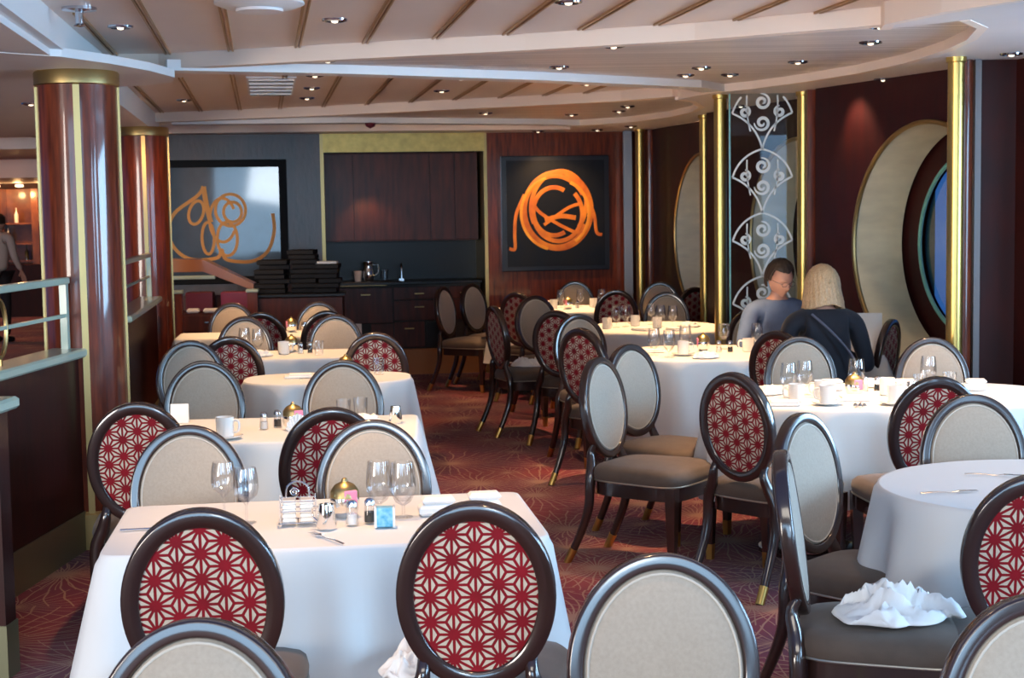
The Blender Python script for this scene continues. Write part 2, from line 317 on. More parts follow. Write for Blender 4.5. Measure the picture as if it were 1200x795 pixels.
# right side: saw-tooth bays with round windows
def bay(name, p0, p1, c, r, label):
    """vertical wall from p0 to p1 with a round opening of radius r centred at arc distance c and z 1.43, a deep cream reveal, an inner dark ring and tinted pane"""
    p0 = Vector((*p0, 0)); p1 = Vector((*p1, 0)); L = (p1-p0).length; d = (p1-p0)/L; n = Vector((-d.y, d.x, 0))      # n points outboard
    if n.x < 0: n = -n
    zc = 1.43; H = 2.62; S = 96
    def pt(u, z, o=0): return p0+d*u+n*o+Vector((0, 0, z))
    def ringwall(rad, u0, u1, z0, z1, o):
        cir = []; rec = []
        for k in range(S):
            a = 2*PI*k/S; ca, sa = math.cos(a), math.sin(a); cir.append(pt(c+rad*ca, zc+rad*sa, o))
            tx = ((u1-c)/ca if ca > 1e-6 else (u0-c)/ca if ca < -1e-6 else 1e9); tz = ((z1-zc)/sa if sa > 1e-6 else (z0-zc)/sa if sa < -1e-6 else 1e9); t = min(tx, tz)
            rec.append((c+t*ca, zc+t*sa))
        for cu, cz in ((u0, z0), (u1, z0), (u1, z1), (u0, z1)):      # snap nearest samples to the corners
            k = min(range(S), key=lambda k: (rec[k][0]-cu)**2+(rec[k][1]-cz)**2); rec[k] = (cu, cz)
        vs = cir+[pt(u, z, o) for u, z in rec]
        return vs, [(k, (k+1) % S, S+(k+1) % S, S+k) for k in range(S)]
    mb = MB(); v, f = ringwall(r, 0, L, 0, H, 0); mb.add(v, f); v, f = ringwall(r, 0, L, 0, H, .04); mb.add(v, f)
    structure(mb.build(name, DARKWOOD, smooth=False), label)
    wn = empty(name.replace('wall', 'window')); wn.name = 'window_'+name[-1]; structure(wn, 'round porthole window with a deep cream reveal, '+label)
    mb = MB()
    for a, b, ra, rb in ((-.012, .37, r, r),):
        vs = [pt(c+rr_*math.cos(2*PI*k/S), zc+rr_*math.sin(2*PI*k/S), o) for o, rr_ in ((a, ra), (b, rb)) for k in range(S)]
        mb.add(vs, [(k, (k+1) % S, S+(k+1) % S, S+k) for k in range(S)])
    mb.build('reveal', PLASTER, wn)
    mb = MB(); mb.tube([pt(c+(r+.008)*math.cos(2*PI*k/S), zc+(r+.008)*math.sin(2*PI*k/S), -.005) for k in range(S)], .016, 8, closed=True); mb.build('rim', BRASSD, wn)
    mb = MB(); v, f = ringwall(.60, c-1.2, c+1.2, 0.1, H, .40); mb.add(v, f); v, f = ringwall(.60, c-1.2, c+1.2, .1, H, .44); mb.add(v, f); mb.build('inner_panel', DARKWOOD, wn, smooth=False)
    mb = MB(); mb.tube([pt(c+.60*math.cos(2*PI*k/S), zc+.60*math.sin(2*PI*k/S), .40) for k in range(S)], .014, 8, closed=True); mb.build('inner_rim', mat('green edge', (.15, .4, .35), .3), wn)
    mb = MB(); vs = [pt(c+.60*math.cos(2*PI*k/S), zc+.60*math.sin(2*PI*k/S), .43) for k in range(S)]; mb.add(vs, [tuple(range(S))]); mb.build('glass_pane', SEAPANE, wn, smooth=False)
bay('wall_right_1', (2.13, 10.75), (3.0, 8.5), 1.25, .76, 'nearest window bay')
bay('wall_right_2', (1.70, 13.3), (2.5, 10.75), 1.62, .76, 'middle window bay')
bay('wall_right_3', (1.38, 16.3), (2.10, 13.3), 1.86, .76, 'far window bay')
structure(MB().box((3.6, 8.86, 1.31), (1.9, .12, 2.62)).build('wall_right', DARKWOOD, smooth=False), 'dark glossy pier at the right edge')
structure(MB().box((4.6, 5.0, 1.31), (.1, 7.6, 2.62)).build('wall_right_near', DARKWOOD, smooth=False), 'dark side wall near the camera')
structure(MB().box((2.30, 10.87, 1.31), (.42, .08, 2.62)).build(tname(), MAHOG, smooth=False), 'return of the window bay')
structure(MB().box((1.95, 13.42, 1.31), (.42, .08, 2.62)).build(tname(), MAHOG, smooth=False), 'return of the far window bay')
def pole(x, y, label):
    t = tag(empty('brass_pole', (x, y, 0)), label, 'pole', 'brass poles along the window wall')
    MB().lathe([(.046, .0), (.046, 2.50)], seg=24).build('shaft', BRASS, t)
    MB().lathe([(.054, 0), (.054, .10), (.047, .11)], seg=24).build('base_collar', BRASS, t)
    MB().lathe([(.047, 2.47), (.056, 2.475), (.056, 2.5)], seg=24).build('top_collar', BRASS, t)
pole(2.49, 8.62, 'tall brass pole beside the dark pier at the right edge')
pole(2.10, 11.02, 'brass pole on the right edge of the etched glass panel')
pole(1.53, 11.2, 'brass pole on the left edge of the etched glass panel')
pole(1.72, 13.6, 'brass pole just behind and left of the etched glass panel')
pole(1.34, 15.85, 'farthest brass pole, at the right end of the far wall')
def postcol(x, y, r, m, lab): structure(MB().lathe([(r, 0), (r, 2.55)], seg=24, c=(x, y, 0)).build(tname(), m), lab)
postcol(2.585, 8.80, .05, MAHOG, 'red wooden half column beside the near brass pole')
structure(MB().box((2.66, 8.79, 1.27), (.035, .04, 2.54)).build(tname(), LTRIM, smooth=False), 'grey metal strip on the pier')
postcol(2.20, 11.1, .055, MAHOG, 'red wooden half column beside the glass panel')
structure(MB().box((2.27, 10.82, 1.27), (.02, .03, 2.54)).build(tname(), LTRIM, smooth=False), 'grey metal strip beside the glass panel')
postcol(1.85, 13.7, .05, MAHOG, 'red wooden half column behind the glass panel')
postcol(1.45, 15.95, .06, MAHOG, 'red wooden half column at the far corner')
structure(MB().box((1.235, 16.15, 1.25), (.09, .08, 2.5)).build(tname(), LTRIM, smooth=False), 'grey metal strip at the far corner')
# etched glass partition
gp = tag(empty('glass_partition', (1.82, 11.12, 0)), 'etched glass panel with fan and scroll pattern behind the seated man', 'glass panel')
MB().box((0, 0, 1.25), (.48, .012, 2.5)).build('glass_pane', PANE, gp, smooth=False)
eb = MB()
def ribbon(pts, wd):      # pts in panel metres (u, z); flat etched band on the pane
    P = [Vector((p[0], -.008, p[1])) for p in pts]; vs = []
    for i, p in enumerate(P):
        t = (P[min(i+1, len(P)-1)]-P[max(i-1, 0)]).normalized(); nn = Vector((-t.z, 0, t.x)); w_ = wd[i] if isinstance(wd, list) else wd; vs += [p-nn*w_/2, p+nn*w_/2]
    eb.add(vs, [(2*i, 2*i+1, 2*i+3, 2*i+2) for i in range(len(P)-1)])
def arc(p0, p1, bulge, n=14):
    p0 = Vector(p0); p1 = Vector(p1); d = p1-p0; nn = Vector((-d.y, d.x)); return [p0+d*t+nn*bulge*4*t*(1-t) for t in [k/n for k in range(n+1)]]
def spiral(cx, cz, r, a0, turns, hand):
    n = 30; pts = []; wd = []
    for k in range(n+1):
        t = k/n; a = a0+hand*turns*2*PI*t; q = r*(1-.8*t); pts.append((cx+q*math.cos(a), cz+q*math.sin(a))); wd.append(.008+.016*math.sin(PI*t)**.7)
    ribbon(pts, wd)
for k in range(6):
    z = 2.56-.457*k      # tip of the fan
    if z-.457 < .2: continue
    pk = (0, z); l_ = (-.215, z-.20); r_ = (.215, z-.20); bt = (0, z-.457)
    top = 2.49
    def cl(pts): return [p for p in pts if p[1] < top]
    for a, b, s_ in ((pk, l_, -.14), (pk, r_, .14), (l_, bt, .13), (r_, bt, -.13)):
        c_ = cl(arc(a, b, s_))
        if len(c_) > 1: ribbon(c_, .014)
    for sgn in (-1, 1):
        c_ = cl(arc((sgn*.11, z-.075), (sgn*.085, z-.33), .04*sgn))
        if len(c_) > 1: ribbon(c_, .011)
        if z-.16 < top: spiral(sgn*.125, z-.19, .042, R(90), 1.3, sgn)
    if z-.1 < top: spiral(0, z-.12, .058, R(100), 1.5, -1)
    spiral(0, z-.27, .058, R(180), 1.5, 1)
eb.build('etched_pattern', ETCH, gp, smooth=False)
MB().box((-.235, -.004, 1.25), (.012, .02, 2.5)).build('edge_strip', mat('green glass edge', (.2, .5, .5), .2, coat=1), gp, smooth=False)
# ---------------- columns
def column(x, y, rot, label):
    t = tag(empty('wooden_column', (x, y, 0), rot), label, 'column'); r = .2
    prof = [(r, .19), (r, 2.36)]; seg = 64; mb = MB(); vs = []
    for z in (.19, 2.36):
        for j in range(seg):
            a = 2*PI*j/seg; q = r*(1-.012*abs(math.sin(8*a))**.6); vs.append((q*math.cos(a), q*math.sin(a), z))
    mb.add(vs, [(j, (j+1) % seg, seg+(j+1) % seg, seg+j) for j in range(seg)]); mb.build('shaft', MAHOG, t, sharp=60)
    MB().lathe([(.205, 2.355), (.212, 2.36), (.212, 2.42), (.205, 2.43)], seg=48).build('top_ring', BRASSD, t)
    MB().lathe([(.215, 0), (.215, .18), (.203, .195)], seg=48).build('base_ring', BRASSD, t)
    for a in (0, 90, 180, 270):
        o = MB().box((.2*math.cos(R(a)), .2*math.sin(R(a)), 1.27), (.018, .032, 2.17), rz=R(a), bev=.004).build('brass_strip', BRASSD, t)
column(-2.2, 7.92, R(-76), 'large red wooden column with brass strips nearest the camera')
column(-3.06, 12.95, R(-77), 'smaller looking wooden column with brass strips behind the nearest one')
# ---------------- low walls with railings
def halfwall(name, p0, p1, rail, label, ring=None):
    p0 = Vector((*p0, 0)); p1 = Vector((*p1, 0)); L = (p1-p0).length; d = (p1-p0)/L; rz = math.atan2(d.y, d.x); c = (p0+p1)/2
    t = structure(empty(name, (c.x, c.y, 0), rz), label)
    MB().box((0, 0, .59), (L, .10, .80)).build('wood_panel', DARKWOOD, t, smooth=False)
    MB().box((0, 0, .10), (L+.01, .115, .20)).build('base_band', VERDD, t, smooth=False)
    MB().box((0, 0, 1.01), (L+.06, .19, .045), bev=.01).build('cap', VERD, t)
    if rail:
        mb = MB(); mb.box((0, 0, 1.375), (L-.02, .05, .035), bev=.006); mb.box((0, 0, 1.2), (L-.02, .018, .018))
        for k in (-L/2+.03, L/2-.05): mb.box((k, 0, 1.2), (.035, .035, .34))
        mb.build('railing', VERD, t)
        if ring is not None:
            mb = MB(); mb.tube([(ring+.085*math.cos(2*PI*k/32), 0, 1.2+.13*math.sin(2*PI*k/32)) for k in range(32)], .011, 8, closed=True)
            mb.box((ring, 0, 1.05), (.018, .018, .05)); mb.box((ring, 0, 1.345), (.018, .018, .04)); mb.build('ring_ornament', BRASSD, t)
halfwall('wall_left_1', (-2.24, 7.72), (-2.34, 6.0), True, 'low wooden partition with pale green cap and railing beside the nearest column', ring=.86-.86+.02)
halfwall('wall_left_2', (-2.97, 12.62), (-2.62, 10.2), True, 'low wooden partition with railing before the second column')
halfwall('wall_left_3', (-1.87, 5.58), (-3.4, 5.66), False, 'end of a low wooden partition at the left edge')
# ================= FAR WALL FURNISHING =================
def wallframe(x, z, off): c = fw(x, off); return (c.x, c.y, z)
ART = mat('ink blue canvas', (.006, .009, .018), .4, spec=.25, coat=.1, coat_r=.08, noise=.4, nscale=4, col2=(.012, .012, .014))
ORANGE = mat('orange paint', (.95, .30, .02), .5, noise=.6, nscale=5, col2=(.55, .10, .01))
YELLOW = mat('amber paint', (1.0, .46, .04), .5, noise=.5, nscale=6, col2=(.85, .25, .01))
def flatband(mb, pts, wd, y, mi=0):
    P = [Vector((p[0], y, p[1])) for p in pts]; vs = []
    for i, p in enumerate(P):
        t = (P[min(i+1, len(P)-1)]-P[max(i-1, 0)]).normalized(); nn = Vector((-t.z, 0, t.x)); vs += [p-nn*wd/2, p+nn*wd/2, p+Vector((0, -.003, 0))]
    fs = []
    for i in range(len(P)-1): a = 3*i; fs += [(a, a+2, a+5, a+3), (a+2, a+1, a+4, a+5)]
    mb.add(vs, fs, mi)
def ell(cx, cz, a, b, t0, t1, rot=0, n=50):
    o = []
    for k in range(n+1):
        q = R(t0+(t1-t0)*k/n); u, v = a*math.cos(q), b*math.sin(q); o.append((cx+u*math.cos(rot)-v*math.sin(rot), cz+u*math.sin(rot)+v*math.cos(rot)))
    return o
c = wallframe(.47, 1.655, .03)
art = tag(empty('painting', c, WR), 'black canvas with a tangled orange ring of brush loops on the red brown wall', 'painting')
MB().box((0, 0, 0), (1.14, .05, 1.2), bev=.008).build('frame', mat('dark blue frame', (.012, .016, .028), .3, coat=.5), art)
MB().box((0, -.028, 0), (1.04, .006, 1.1)).build('canvas', ART, art, smooth=False)
mb = MB()
k_ = 1.17/130*1.0      # metres per photo px at the wall
def q(px, pz): return ((px-477)*.00176, (410-pz)*.00176)   # crop coordinates of the loops
for a in (ell(.02, .03, .36, .40, 0, 360), ell(.0, .02, .33, .37, 20, 330, .15), ell(.03, .08, .29, .36, -30, 220, -.2), ell(.02, -.0, .26, .29, 160, 400, .1), ell(-.02, .02, .22, .25, 60, 300)):
    flatband(mb, a, .046, -.034)
flatband(mb, smoothpts([(-.26, .14, 0), (-.18, .02, 0), (0, -.1, 0), (.2, -.2, 0), (.28, -.2, 0)], 8), .035, -.036)
flatband(mb, smoothpts([(-.13, -.12, 0), (0, -.03, 0), (.14, .06, 0), (.27, .1, 0)], 8), .035, -.037)
flatband(mb, smoothpts([(-.12, -.07, 0), (.05, -.03, 0), (.21, -.05, 0)], 8), .05, -.038)
flatband(mb, smoothpts([(-.33, .2, 0), (-.42, 0, 0), (-.44, -.2, 0), (-.44, -.36, 0), (-.5, -.36, 0)], 8), .035, -.035)
flatband(mb, smoothpts([(.1, .40, 0), (.28, .25, 0), (.40, 0, 0), (.43, -.2, 0), (.49, -.23, 0)], 8), .035, -.035)
mb.build('orange_brush_loops', ORANGE, art)
mb = MB(); flatband(mb, ell(.0, .0, .37, .38, 100, 250, .1), .03, -.0375); flatband(mb, ell(.05, .0, .30, .34, -60, 70), .035, -.0375); mb.build('amber_brush_loops', YELLOW, art)
# left painting behind the station
c = wallframe(-2.93, 1.62, .03)
art = tag(empty('painting', c, WR), 'black framed picture with pale orange heart and scribble behind reflecting glass', 'painting')
MB().box((0, 0, 0), (1.34, .05, 1.25), bev=.008).build('frame', mat('black frame', (.008, .008, .01), .6, spec=.15), art)
MB().box((0, -.028, 0), (1.18, .006, 1.10)).build('canvas', mat('slate canvas', (.03, .045, .07), .3, coat=1, coat_r=.05, noise=.4, nscale=5), art, smooth=False)
mb = MB()
flatband(mb, smoothpts([(-.16, .36, 0), (-.22, .27, 0), (-.45, .1, 0), (-.52, -.08, 0), (-.46, -.26, 0), (-.3, -.37, 0), (-.05, -.36, 0), (0, -.28, 0), (.05, -.38, 0), (.3, -.40, 0), (.46, -.30, 0), (.53, -.1, 0), (.52, .08, 0)], 8), .035, -.034)
for a in (ell(-.24, .1, .07, .12, 0, 360, -.3), ell(-.13, -.16, .06, .16, 0, 360), ell(.06, -.17, .1, .17, 0, 360), ell(.1, .12, .15, .16, 0, 360), ell(.12, .1, .09, .1, 0, 360), ell(.02, .02, .13, .22, 30, 330)): flatband(mb, a, .03, -.035)
flatband(mb, smoothpts([(-.16, .36, 0), (-.14, .2, 0), (-.1, 0, 0)], 8), .05, -.036)
mb.build('brush_strokes', mat('faded orange paint', (1.0, .42, .08), .5), art)
# pantry niche cabinets
up = tag(empty('wall_cabinet', tuple(fw(-1.09, 0)), WR), 'row of dark burgundy upper cabinets in the pantry niche', 'cabinet')
MB().box((0, .45, 1.85), (1.6, .36, .92)).build('body', CABWOOD, up, smooth=False)
for x0, x1 in ((-.80, -.51), (-.50, .29), (.30, .55), (.56, .80)):
    d = MB().box(((x0+x1)/2, .262, 1.85), (x1-x0, .02, .90), bev=.004).build('door', CABWOOD, up)
lo = tag(empty('base_cabinet', tuple(fw(-1.09, 0)), WR), 'lower pantry cabinets with drawers and a black counter', 'cabinet')
MB().box((0, .38, .60), (1.6, .44, .68)).build('body', DARKGREY, lo, smooth=False)
MB().box((0, .36, .955), (1.62, .52, .035), bev=.006).build('counter', STONE, lo)
MB().box((-.5, .11, .945), (.62, .01, .02)).build('counter_edge', BRASSD, lo, smooth=False)
def drawer(x0, x1, z0, z1, h=True):
    d = MB().box(((x0+x1)/2, .152, (z0+z1)/2), (x1-x0, .018, z1-z0), bev=.003).build('drawer', CABWOOD, lo)
    if h: MB().box(((x0+x1)/2, .137, z1-.07), (.10, .014, .014), bev=.003).build('handle', BRASSD, d)
drawer(-.69, -.13, .54, .91); drawer(-.12, .42, .78, .91); drawer(-.12, .42, .56, .77); drawer(-.12, .20, .28, .545); drawer(-.36, -.13, .28, .53, False); drawer(.47, .79, .78, .91); drawer(.47, .79, .56, .77)
MB().box((.33, .147, .41), (.22, .01, .26)).build('appliance_front', STONE, lo, smooth=False)
MB().box((-.55, .14, .44), (.18, .02, .2)).build('towel_box', CHINA, lo, smooth=False)
def onwall(x, off, z): c = fw(x, off); return (c.x, c.y, z)
pj = tag(empty('water_pitcher', onwall(-1.45, -.30, .973)), 'shiny gold and silver water pitcher on the black pantry counter', 'pitcher')
MB().lathe([(.05, 0), (.062, .05), (.055, .12), (.045, .16), (.055, .20), (.052, .20), (.04, .16)], seg=24).build('body', SILVER, pj)
MB().tube(smoothpts([(.05, 0, .17), (.1, 0, .17), (.1, 0, .09), (.055, 0, .05)]), .007).build('handle', SILVER, pj)
MB().lathe([(.05, 0), (.05, .09), (.046, .09), (.045, .01)], seg=20).build('lid_rim', SILVER, pj).location = (0, 0, .19); kids(pj)[-1].scale = (1, 1, .2)
cp = tag(MB().lathe([(.035, 0), (.045, .11), (.042, .11), (.033, .01), (.001, .008)], seg=20).build('paper_cup', CHINA, loc=onwall(-1.56, -.30, .973)), 'white cup left of the pitcher on the pantry counter', 'cup')
gl = tag(MB().lathe([(.03, 0), (.038, .12), (.036, .12), (.029, .01), (.001, .008)], seg=20).build('water_glass', GLASS, loc=onwall(-1.28, -.30, .973)), 'clear glass right of the pitcher on the pantry counter', 'glass')
fa = tag(MB().tube(smoothpts([(0, 0, 0), (0, 0, .14), (0, -.03, .18), (0, -.09, .15)]), .009).box((0, 0, .01), (.05, .05, .02)).build('tap', STEEL, loc=onwall(-1.1, -.36, .973)), 'small steel tap at the back of the pantry counter', 'tap')
# service station on the left
st = tag(empty('service_station', (-2.35, 14.0, 0), R(4)), 'dark wooden waiter station with sloping orange top and green capped posts', 'waiter station')
MB().box((.42, .1, .47), (.78, .5, .94), bev=.008).build('right_cabinet', CABWOOD, st)
MB().box((.42, .1, .955), (.82, .54, .03), bev=.006).build('right_top', STONE, st)
mb = MB(); mb.box((-.38, .1, .15), (.74, .5, .3)); mb.box((-.38, .1, .70), (.74, .5, .22)); mb.box((-.38, .33, .5), (.74, .03, .9)); mb.build('left_cabinet', CABWOOD, st, smooth=False)
d = MB().box((-.38, -.158, .72), (.5, .02, .14), bev=.003).build('drawer', CABWOOD, st); MB().box((-.38, -.175, .73), (.09, .014, .014)).build('handle', STEEL, d)
for x in (-.66, .01):
    MB().box((x, -.2, .5), (.09, .09, 1.0), bev=.006).build('post', MAHOG, st); MB().box((x, -.2, 1.01), (.11, .11, .03), bev=.006).build('post_cap', VERD, st)
mb = MB(); prof = [(-.80, 1.30), (-.45, 1.29), (0, 1.06), (0, 1.0), (-.45, 1.18), (-.80, 1.18)]
mb.add([(x, y, z) for y in (.02, .3) for x, z in prof], [(0, 1, 2, 3, 4, 5)[::-1], (6, 7, 8, 9, 10, 11)]+[(i, (i+1) % 6, 6+(i+1) % 6, 6+i) for i in range(6)]); mb.build('sloping_panel', mat('amber veneer', (.30, .10, .02), .35, coat=.6), st, smooth=False)
MB().box((-.58, -.02, 1.13), (.48, .04, .035), bev=.006).build('handrail', VERD, st)
for i, (x, n, w_, y, lab) in enumerate(((.17, 7, .27, .08, 'black leather menu folders stacked left on the waiter station'), (.45, 9, .24, .14, 'tallest pile of black menu folders in the middle of the waiter station'), (.68, 6, .2, .06, 'black menu folders stacked right on the waiter station'))):
    for k in range(n):
        o = MB().box((0, 0, .022), (w_, .30, .042), bev=.006).build('menu_folder', BLACK); a = R(4)
        X = x+random.uniform(-.02, .02); Y = y+random.uniform(-.01, .01); o.location = (-2.35+X*math.cos(a)-Y*math.sin(a), 14.0+X*math.sin(a)+Y*math.cos(a), .971+k*.0435); o.rotation_euler = (0, 0, a+R(random.uniform(-6, 6)))
        tag(o, lab, 'menu', lab)
o = MB().box((0, 0, .011), (.2, .14, .022), bev=.004).build('folded_paper', NAPK); o.location = (-2.35+.66, 14.1, .971+6*.0435+.001); tag(o, 'white folded paper on top of the right stack of menu folders', 'paper')
a = R(4)
for X, wd, lab, m in ((-.50, .24, 'dark red box on the left shelf of the waiter station', BURG), (-.17, .26, 'brighter burgundy box beside the dark red one on the waiter station', mat('bright burgundy', (.22, .012, .05), .4))):
    o = MB().box((0, 0, .09), (wd, .2, .18), bev=.008).build('plastic_box', m); o.location = (-2.35+X, 14.07, .812); o.rotation_euler = (0, 0, a); tag(o, lab, 'box')
for X, wd, lab in ((-.53, .11, 'small folded white towel on the left end of the waiter station'), (-.36, .15, 'wider folded white towel beside the small one on the waiter station')):
    o = MB().box((0, 0, .02), (wd, .09, .04), bev=.012).build('folded_towel', NAPK); o.location = (-2.35+X, 13.88, .812); o.rotation_euler = (0, 0, a); tag(o, lab, 'towel')
# ---------------- left room: bar far away
structure(MB().box((-9.5, 27.2, 1.31), (9, .2, 2.62)).build('wall_left_room', DARKWOOD, smooth=False), 'far wall of the left room')
structure(MB().box((-4.15, 21.4, 1.31), (.12, 11.6, 2.62)).build('wall_left_room_side', DARKWOOD, smooth=False), 'side wall of the left room')
bs = tag(empty('bar_shelf', (-8.3, 26.7, 0)), 'lit bar back shelf of dark and orange wood in the distant left room', 'shelf')
MB().box((0, .3, 1.1), (2.4, .1, 2.2)).build('back_panel', BAR, bs, smooth=False)
for x in (-1.2, -.55, .1, .62, 1.15): MB().box((x, .1, 1.1), (.12, .4, 2.2)).build('upright', BAR, bs, smooth=False)
for z in (.95, 1.25, 1.6): MB().box((0, .12, z), (2.3, .3, .03)).build('shelf_board', BAR, bs, smooth=False)
MB().box((0, -.1, .45), (2.4, .5, .9)).build('counter', DARKWOOD, bs, smooth=False)
for k in range(14):
    z = (.965, 1.265, 1.615)[k % 3]; o = MB().lathe([(.035, 0), (.035, .14), (.012, .19), (.012, .25), (.014, .26)], seg=12).build('bottle', (BOTTLE, mat('amber bottle', (.5, .2, .04), .15, coat=1), CHINA)[k % 3 if k % 4 else 2]); o.location = (-9.35+.155*k, 26.78, z)
    tag(o, 'small bottle on the lit bar shelf of the distant left room', 'bottle', 'bottles on the bar shelf')
for i, x in enumerate((-9.2, -8.75, -8.35, -7.95, -7.5)):
    l = bpy.data.lights.new('bar_lamp_light', 'POINT'); l.energy = 9; l.color = (1, .55, .22); l.shadow_soft_size = .05
    o = tag(MB().lathe([(.05, 0), (.07, -.01), (.07, -.04), (.03, -.05)], seg=16).build('bar_lamp', LAMPON, loc=(x, 26.3, 2.27)), 'small glowing lamp in the row above the distant bar', 'lamp', 'lamps above the bar')
    po = bpy.data.objects.new('bar_lamp_light', l); COL.objects.link(po); po.location = (x, 26.2, 2.1)
for y, x, s_ in ((16.4, -6.6, .9), (21.3, -7.6, 1.0)):
    o = tag(MB().lathe([(.5, 0), (.42, .05), (.001, .06)], seg=32).build('ceiling_light', GLOWW, loc=(x, y, 2.50)), 'round amber cove light in the left room ceiling, %s' % ('nearer one' if y < 20 else 'farther one'), 'ceiling light')
    spot(x, y, 2.4, 45, (1, .5, .2), 150)
# ================= CHAIRS =================
TILT = R(8); OC = Vector((0, -.255, .735)); UV = Vector((0, -math.sin(TILT), math.cos(TILT))); NN = Vector((0, math.cos(TILT), math.sin(TILT)))
def bp(u, v, h=0): return OC+Vector((u, 0, 0))+UV*v+NN*h
OA, OB = .20, .245
def clip_ellipse(poly, a, b, n=48):
    P = poly
    for k in range(n):
        t0 = 2*PI*k/n; nx, ny = math.cos(t0+PI/n)/a, math.sin(t0+PI/n)/b; lim = math.cos(PI/n); out = []
        for i in range(len(P)):
            p, q_ = P[i], P[(i+1) % len(P)]; dp = p[0]*nx+p[1]*ny-lim; dq = q_[0]*nx+q_[1]*ny-lim
            if dp <= 0: out.append(p)
            if dp*dq < 0: t = dp/(dp-dq); out.append((p[0]+(q_[0]-p[0])*t, p[1]+(q_[1]-p[1])*t))
        P = out
        if len(P) < 3: return []
    return P
def make_chair():
    t = empty('dining_chair')
    # oval ring
    sec = [(0, -.012), (0, .010), (.0018, .0175), (.0055, .0205), (.0075, .0207), (.018, .0209), (.029, .0207), (.031, .0200), (.0338, .016), (.0345, 0), (.045, -.008), (.0455, -.016), (.042, -.0205), (.024, -.0225), (.006, -.0215), (.0015, -.0185)]
    S = 72; K = len(sec); vs = []
    for j in range(S):
        a = 2*PI*j/S
        for d, h in sec: vs.append(bp((OA-d)*math.cos(a), (OB-d)*math.sin(a), h))
    mb = MB().add(vs, [(j*K+i, j*K+(i+1) % K, ((j+1) % S)*K+(i+1) % K, ((j+1) % S)*K+i) for j in range(S) for i in range(K)])
    mb.build('back_frame', FRAME, t, sharp=50)
    # linen pad on the front
    vs = []; S = 48; prof = [(1.0, .004), (.985, .012), (.95, .017), (.8, .022), (.5, .026), (.2, .028)]
    for f, h in prof: vs += [bp(.167*f*math.cos(2*PI*j/S), .212*f*math.sin(2*PI*j/S), h) for j in range(S)]
    vs.append(bp(0, 0, .0285)); n = len(prof)
    fs = [(k*S+j, k*S+(j+1) % S, (k+1)*S+(j+1) % S, (k+1)*S+j) for k in range(n-1) for j in range(S)]+[((n-1)*S+j, (n-1)*S+(j+1) % S, n*S) for j in range(S)]
    pad = MB().add(vs, fs).build('backrest', LINEN, t)
    MB().tube([bp(.158*math.cos(2*PI*j/S), .203*math.sin(2*PI*j/S), .0175) for j in range(S)], .0028, 6, closed=True).build('welt', PIPE, pad)
    # patterned panel on the back: six-pointed stars of crimson on cream
    mb = MB(); S = 48; el = [(.158*math.cos(2*PI*j/S), .203*math.sin(2*PI*j/S)) for j in range(S)]
    mb.add([bp(u, v, -.012) for u, v in el], [tuple(range(S))], 0)
    p = .066; hx = p*math.sqrt(3)/2
    for i in range(-5, 6):
        for j in range(-6, 7):
            v0 = (i*hx, (j+.5*(i % 2))*p)
            for tri in ((v0, (v0[0]+hx, v0[1]+p/2), (v0[0], v0[1]+p)), (v0, (v0[0]+hx, v0[1]-p/2), (v0[0]+hx, v0[1]+p/2))):
                c = (sum(q_[0] for q_ in tri)/3, sum(q_[1] for q_ in tri)/3)
                for k in range(3):
                    A_, B_ = Vector(tri[k]), Vector(tri[(k+1) % 3]); C_ = Vector(c); mid = (A_+B_)/2
                    la, lb, lc = (B_-C_).length, (C_-A_).length, (A_-B_).length; I_ = (A_*la+B_*lb+C_*lc)/(la+lb+lc)      # inset about the incentre leaves crimson rays
                    poly = [(I_+(v-I_)*.57).to_tuple() for v in (A_, B_, C_)]
                    poly = clip_ellipse(poly, .1565, .2015)
                    if len(poly) > 2: mb.add([bp(x, y, -.0132) for x, y in poly], [tuple(range(len(poly)))], 1)
    mb.build('back_panel', [RED, CREAM], t, smooth=False)
    # seat
    N = 48
    def outline(s, z):
        o = []
        for k in range(N):
            a = 2*PI*k/N; cx, cy = math.cos(a), math.sin(a); m = (abs(cx)**5+abs(cy)**5)**(-1/5); x, y = cx*m, cy*m
            wy = .008+.243*y*s; hw = (.228+.022*y)*s; o.append((x*hw, wy+.012*(1-x*x)*(1 if y > .5 else 0), z))
        return o
    vs = []; L = ((.985, .412), (1.01, .420), (1.02, .445), (1.0, .466), (.94, .480), (.8, .490), (.5, .500), (.2, .504))
    for s, z in L: vs += outline(s, z)
    vs.append((0, .008, .505)); n = len(L)
    fs = [tuple(range(N))[::-1]]+[(k*N+j, k*N+(j+1) % N, (k+1)*N+(j+1) % N, (k+1)*N+j) for k in range(n-1) for j in range(N)]+[((n-1)*N+j, (n-1)*N+(j+1) % N, n*N) for j in range(N)]
    seat = MB().add(vs, fs).build('seat', SEAT, t, sharp=60)
    MB().tube([Vector(v) for v in outline(1.005, .4135)], .0042, 6, closed=True).build('nail_trim', NAIL, seat)
    r1 = outline(.965, .345); r2 = outline(.965, .411)
    MB().add(r1+r2, [tuple(range(N))[::-1], tuple(range(N, 2*N))]+[(j, (j+1) % N, N+(j+1) % N, N+j) for j in range(N)]).build('seat_rail', FRAME, t, sharp=60)
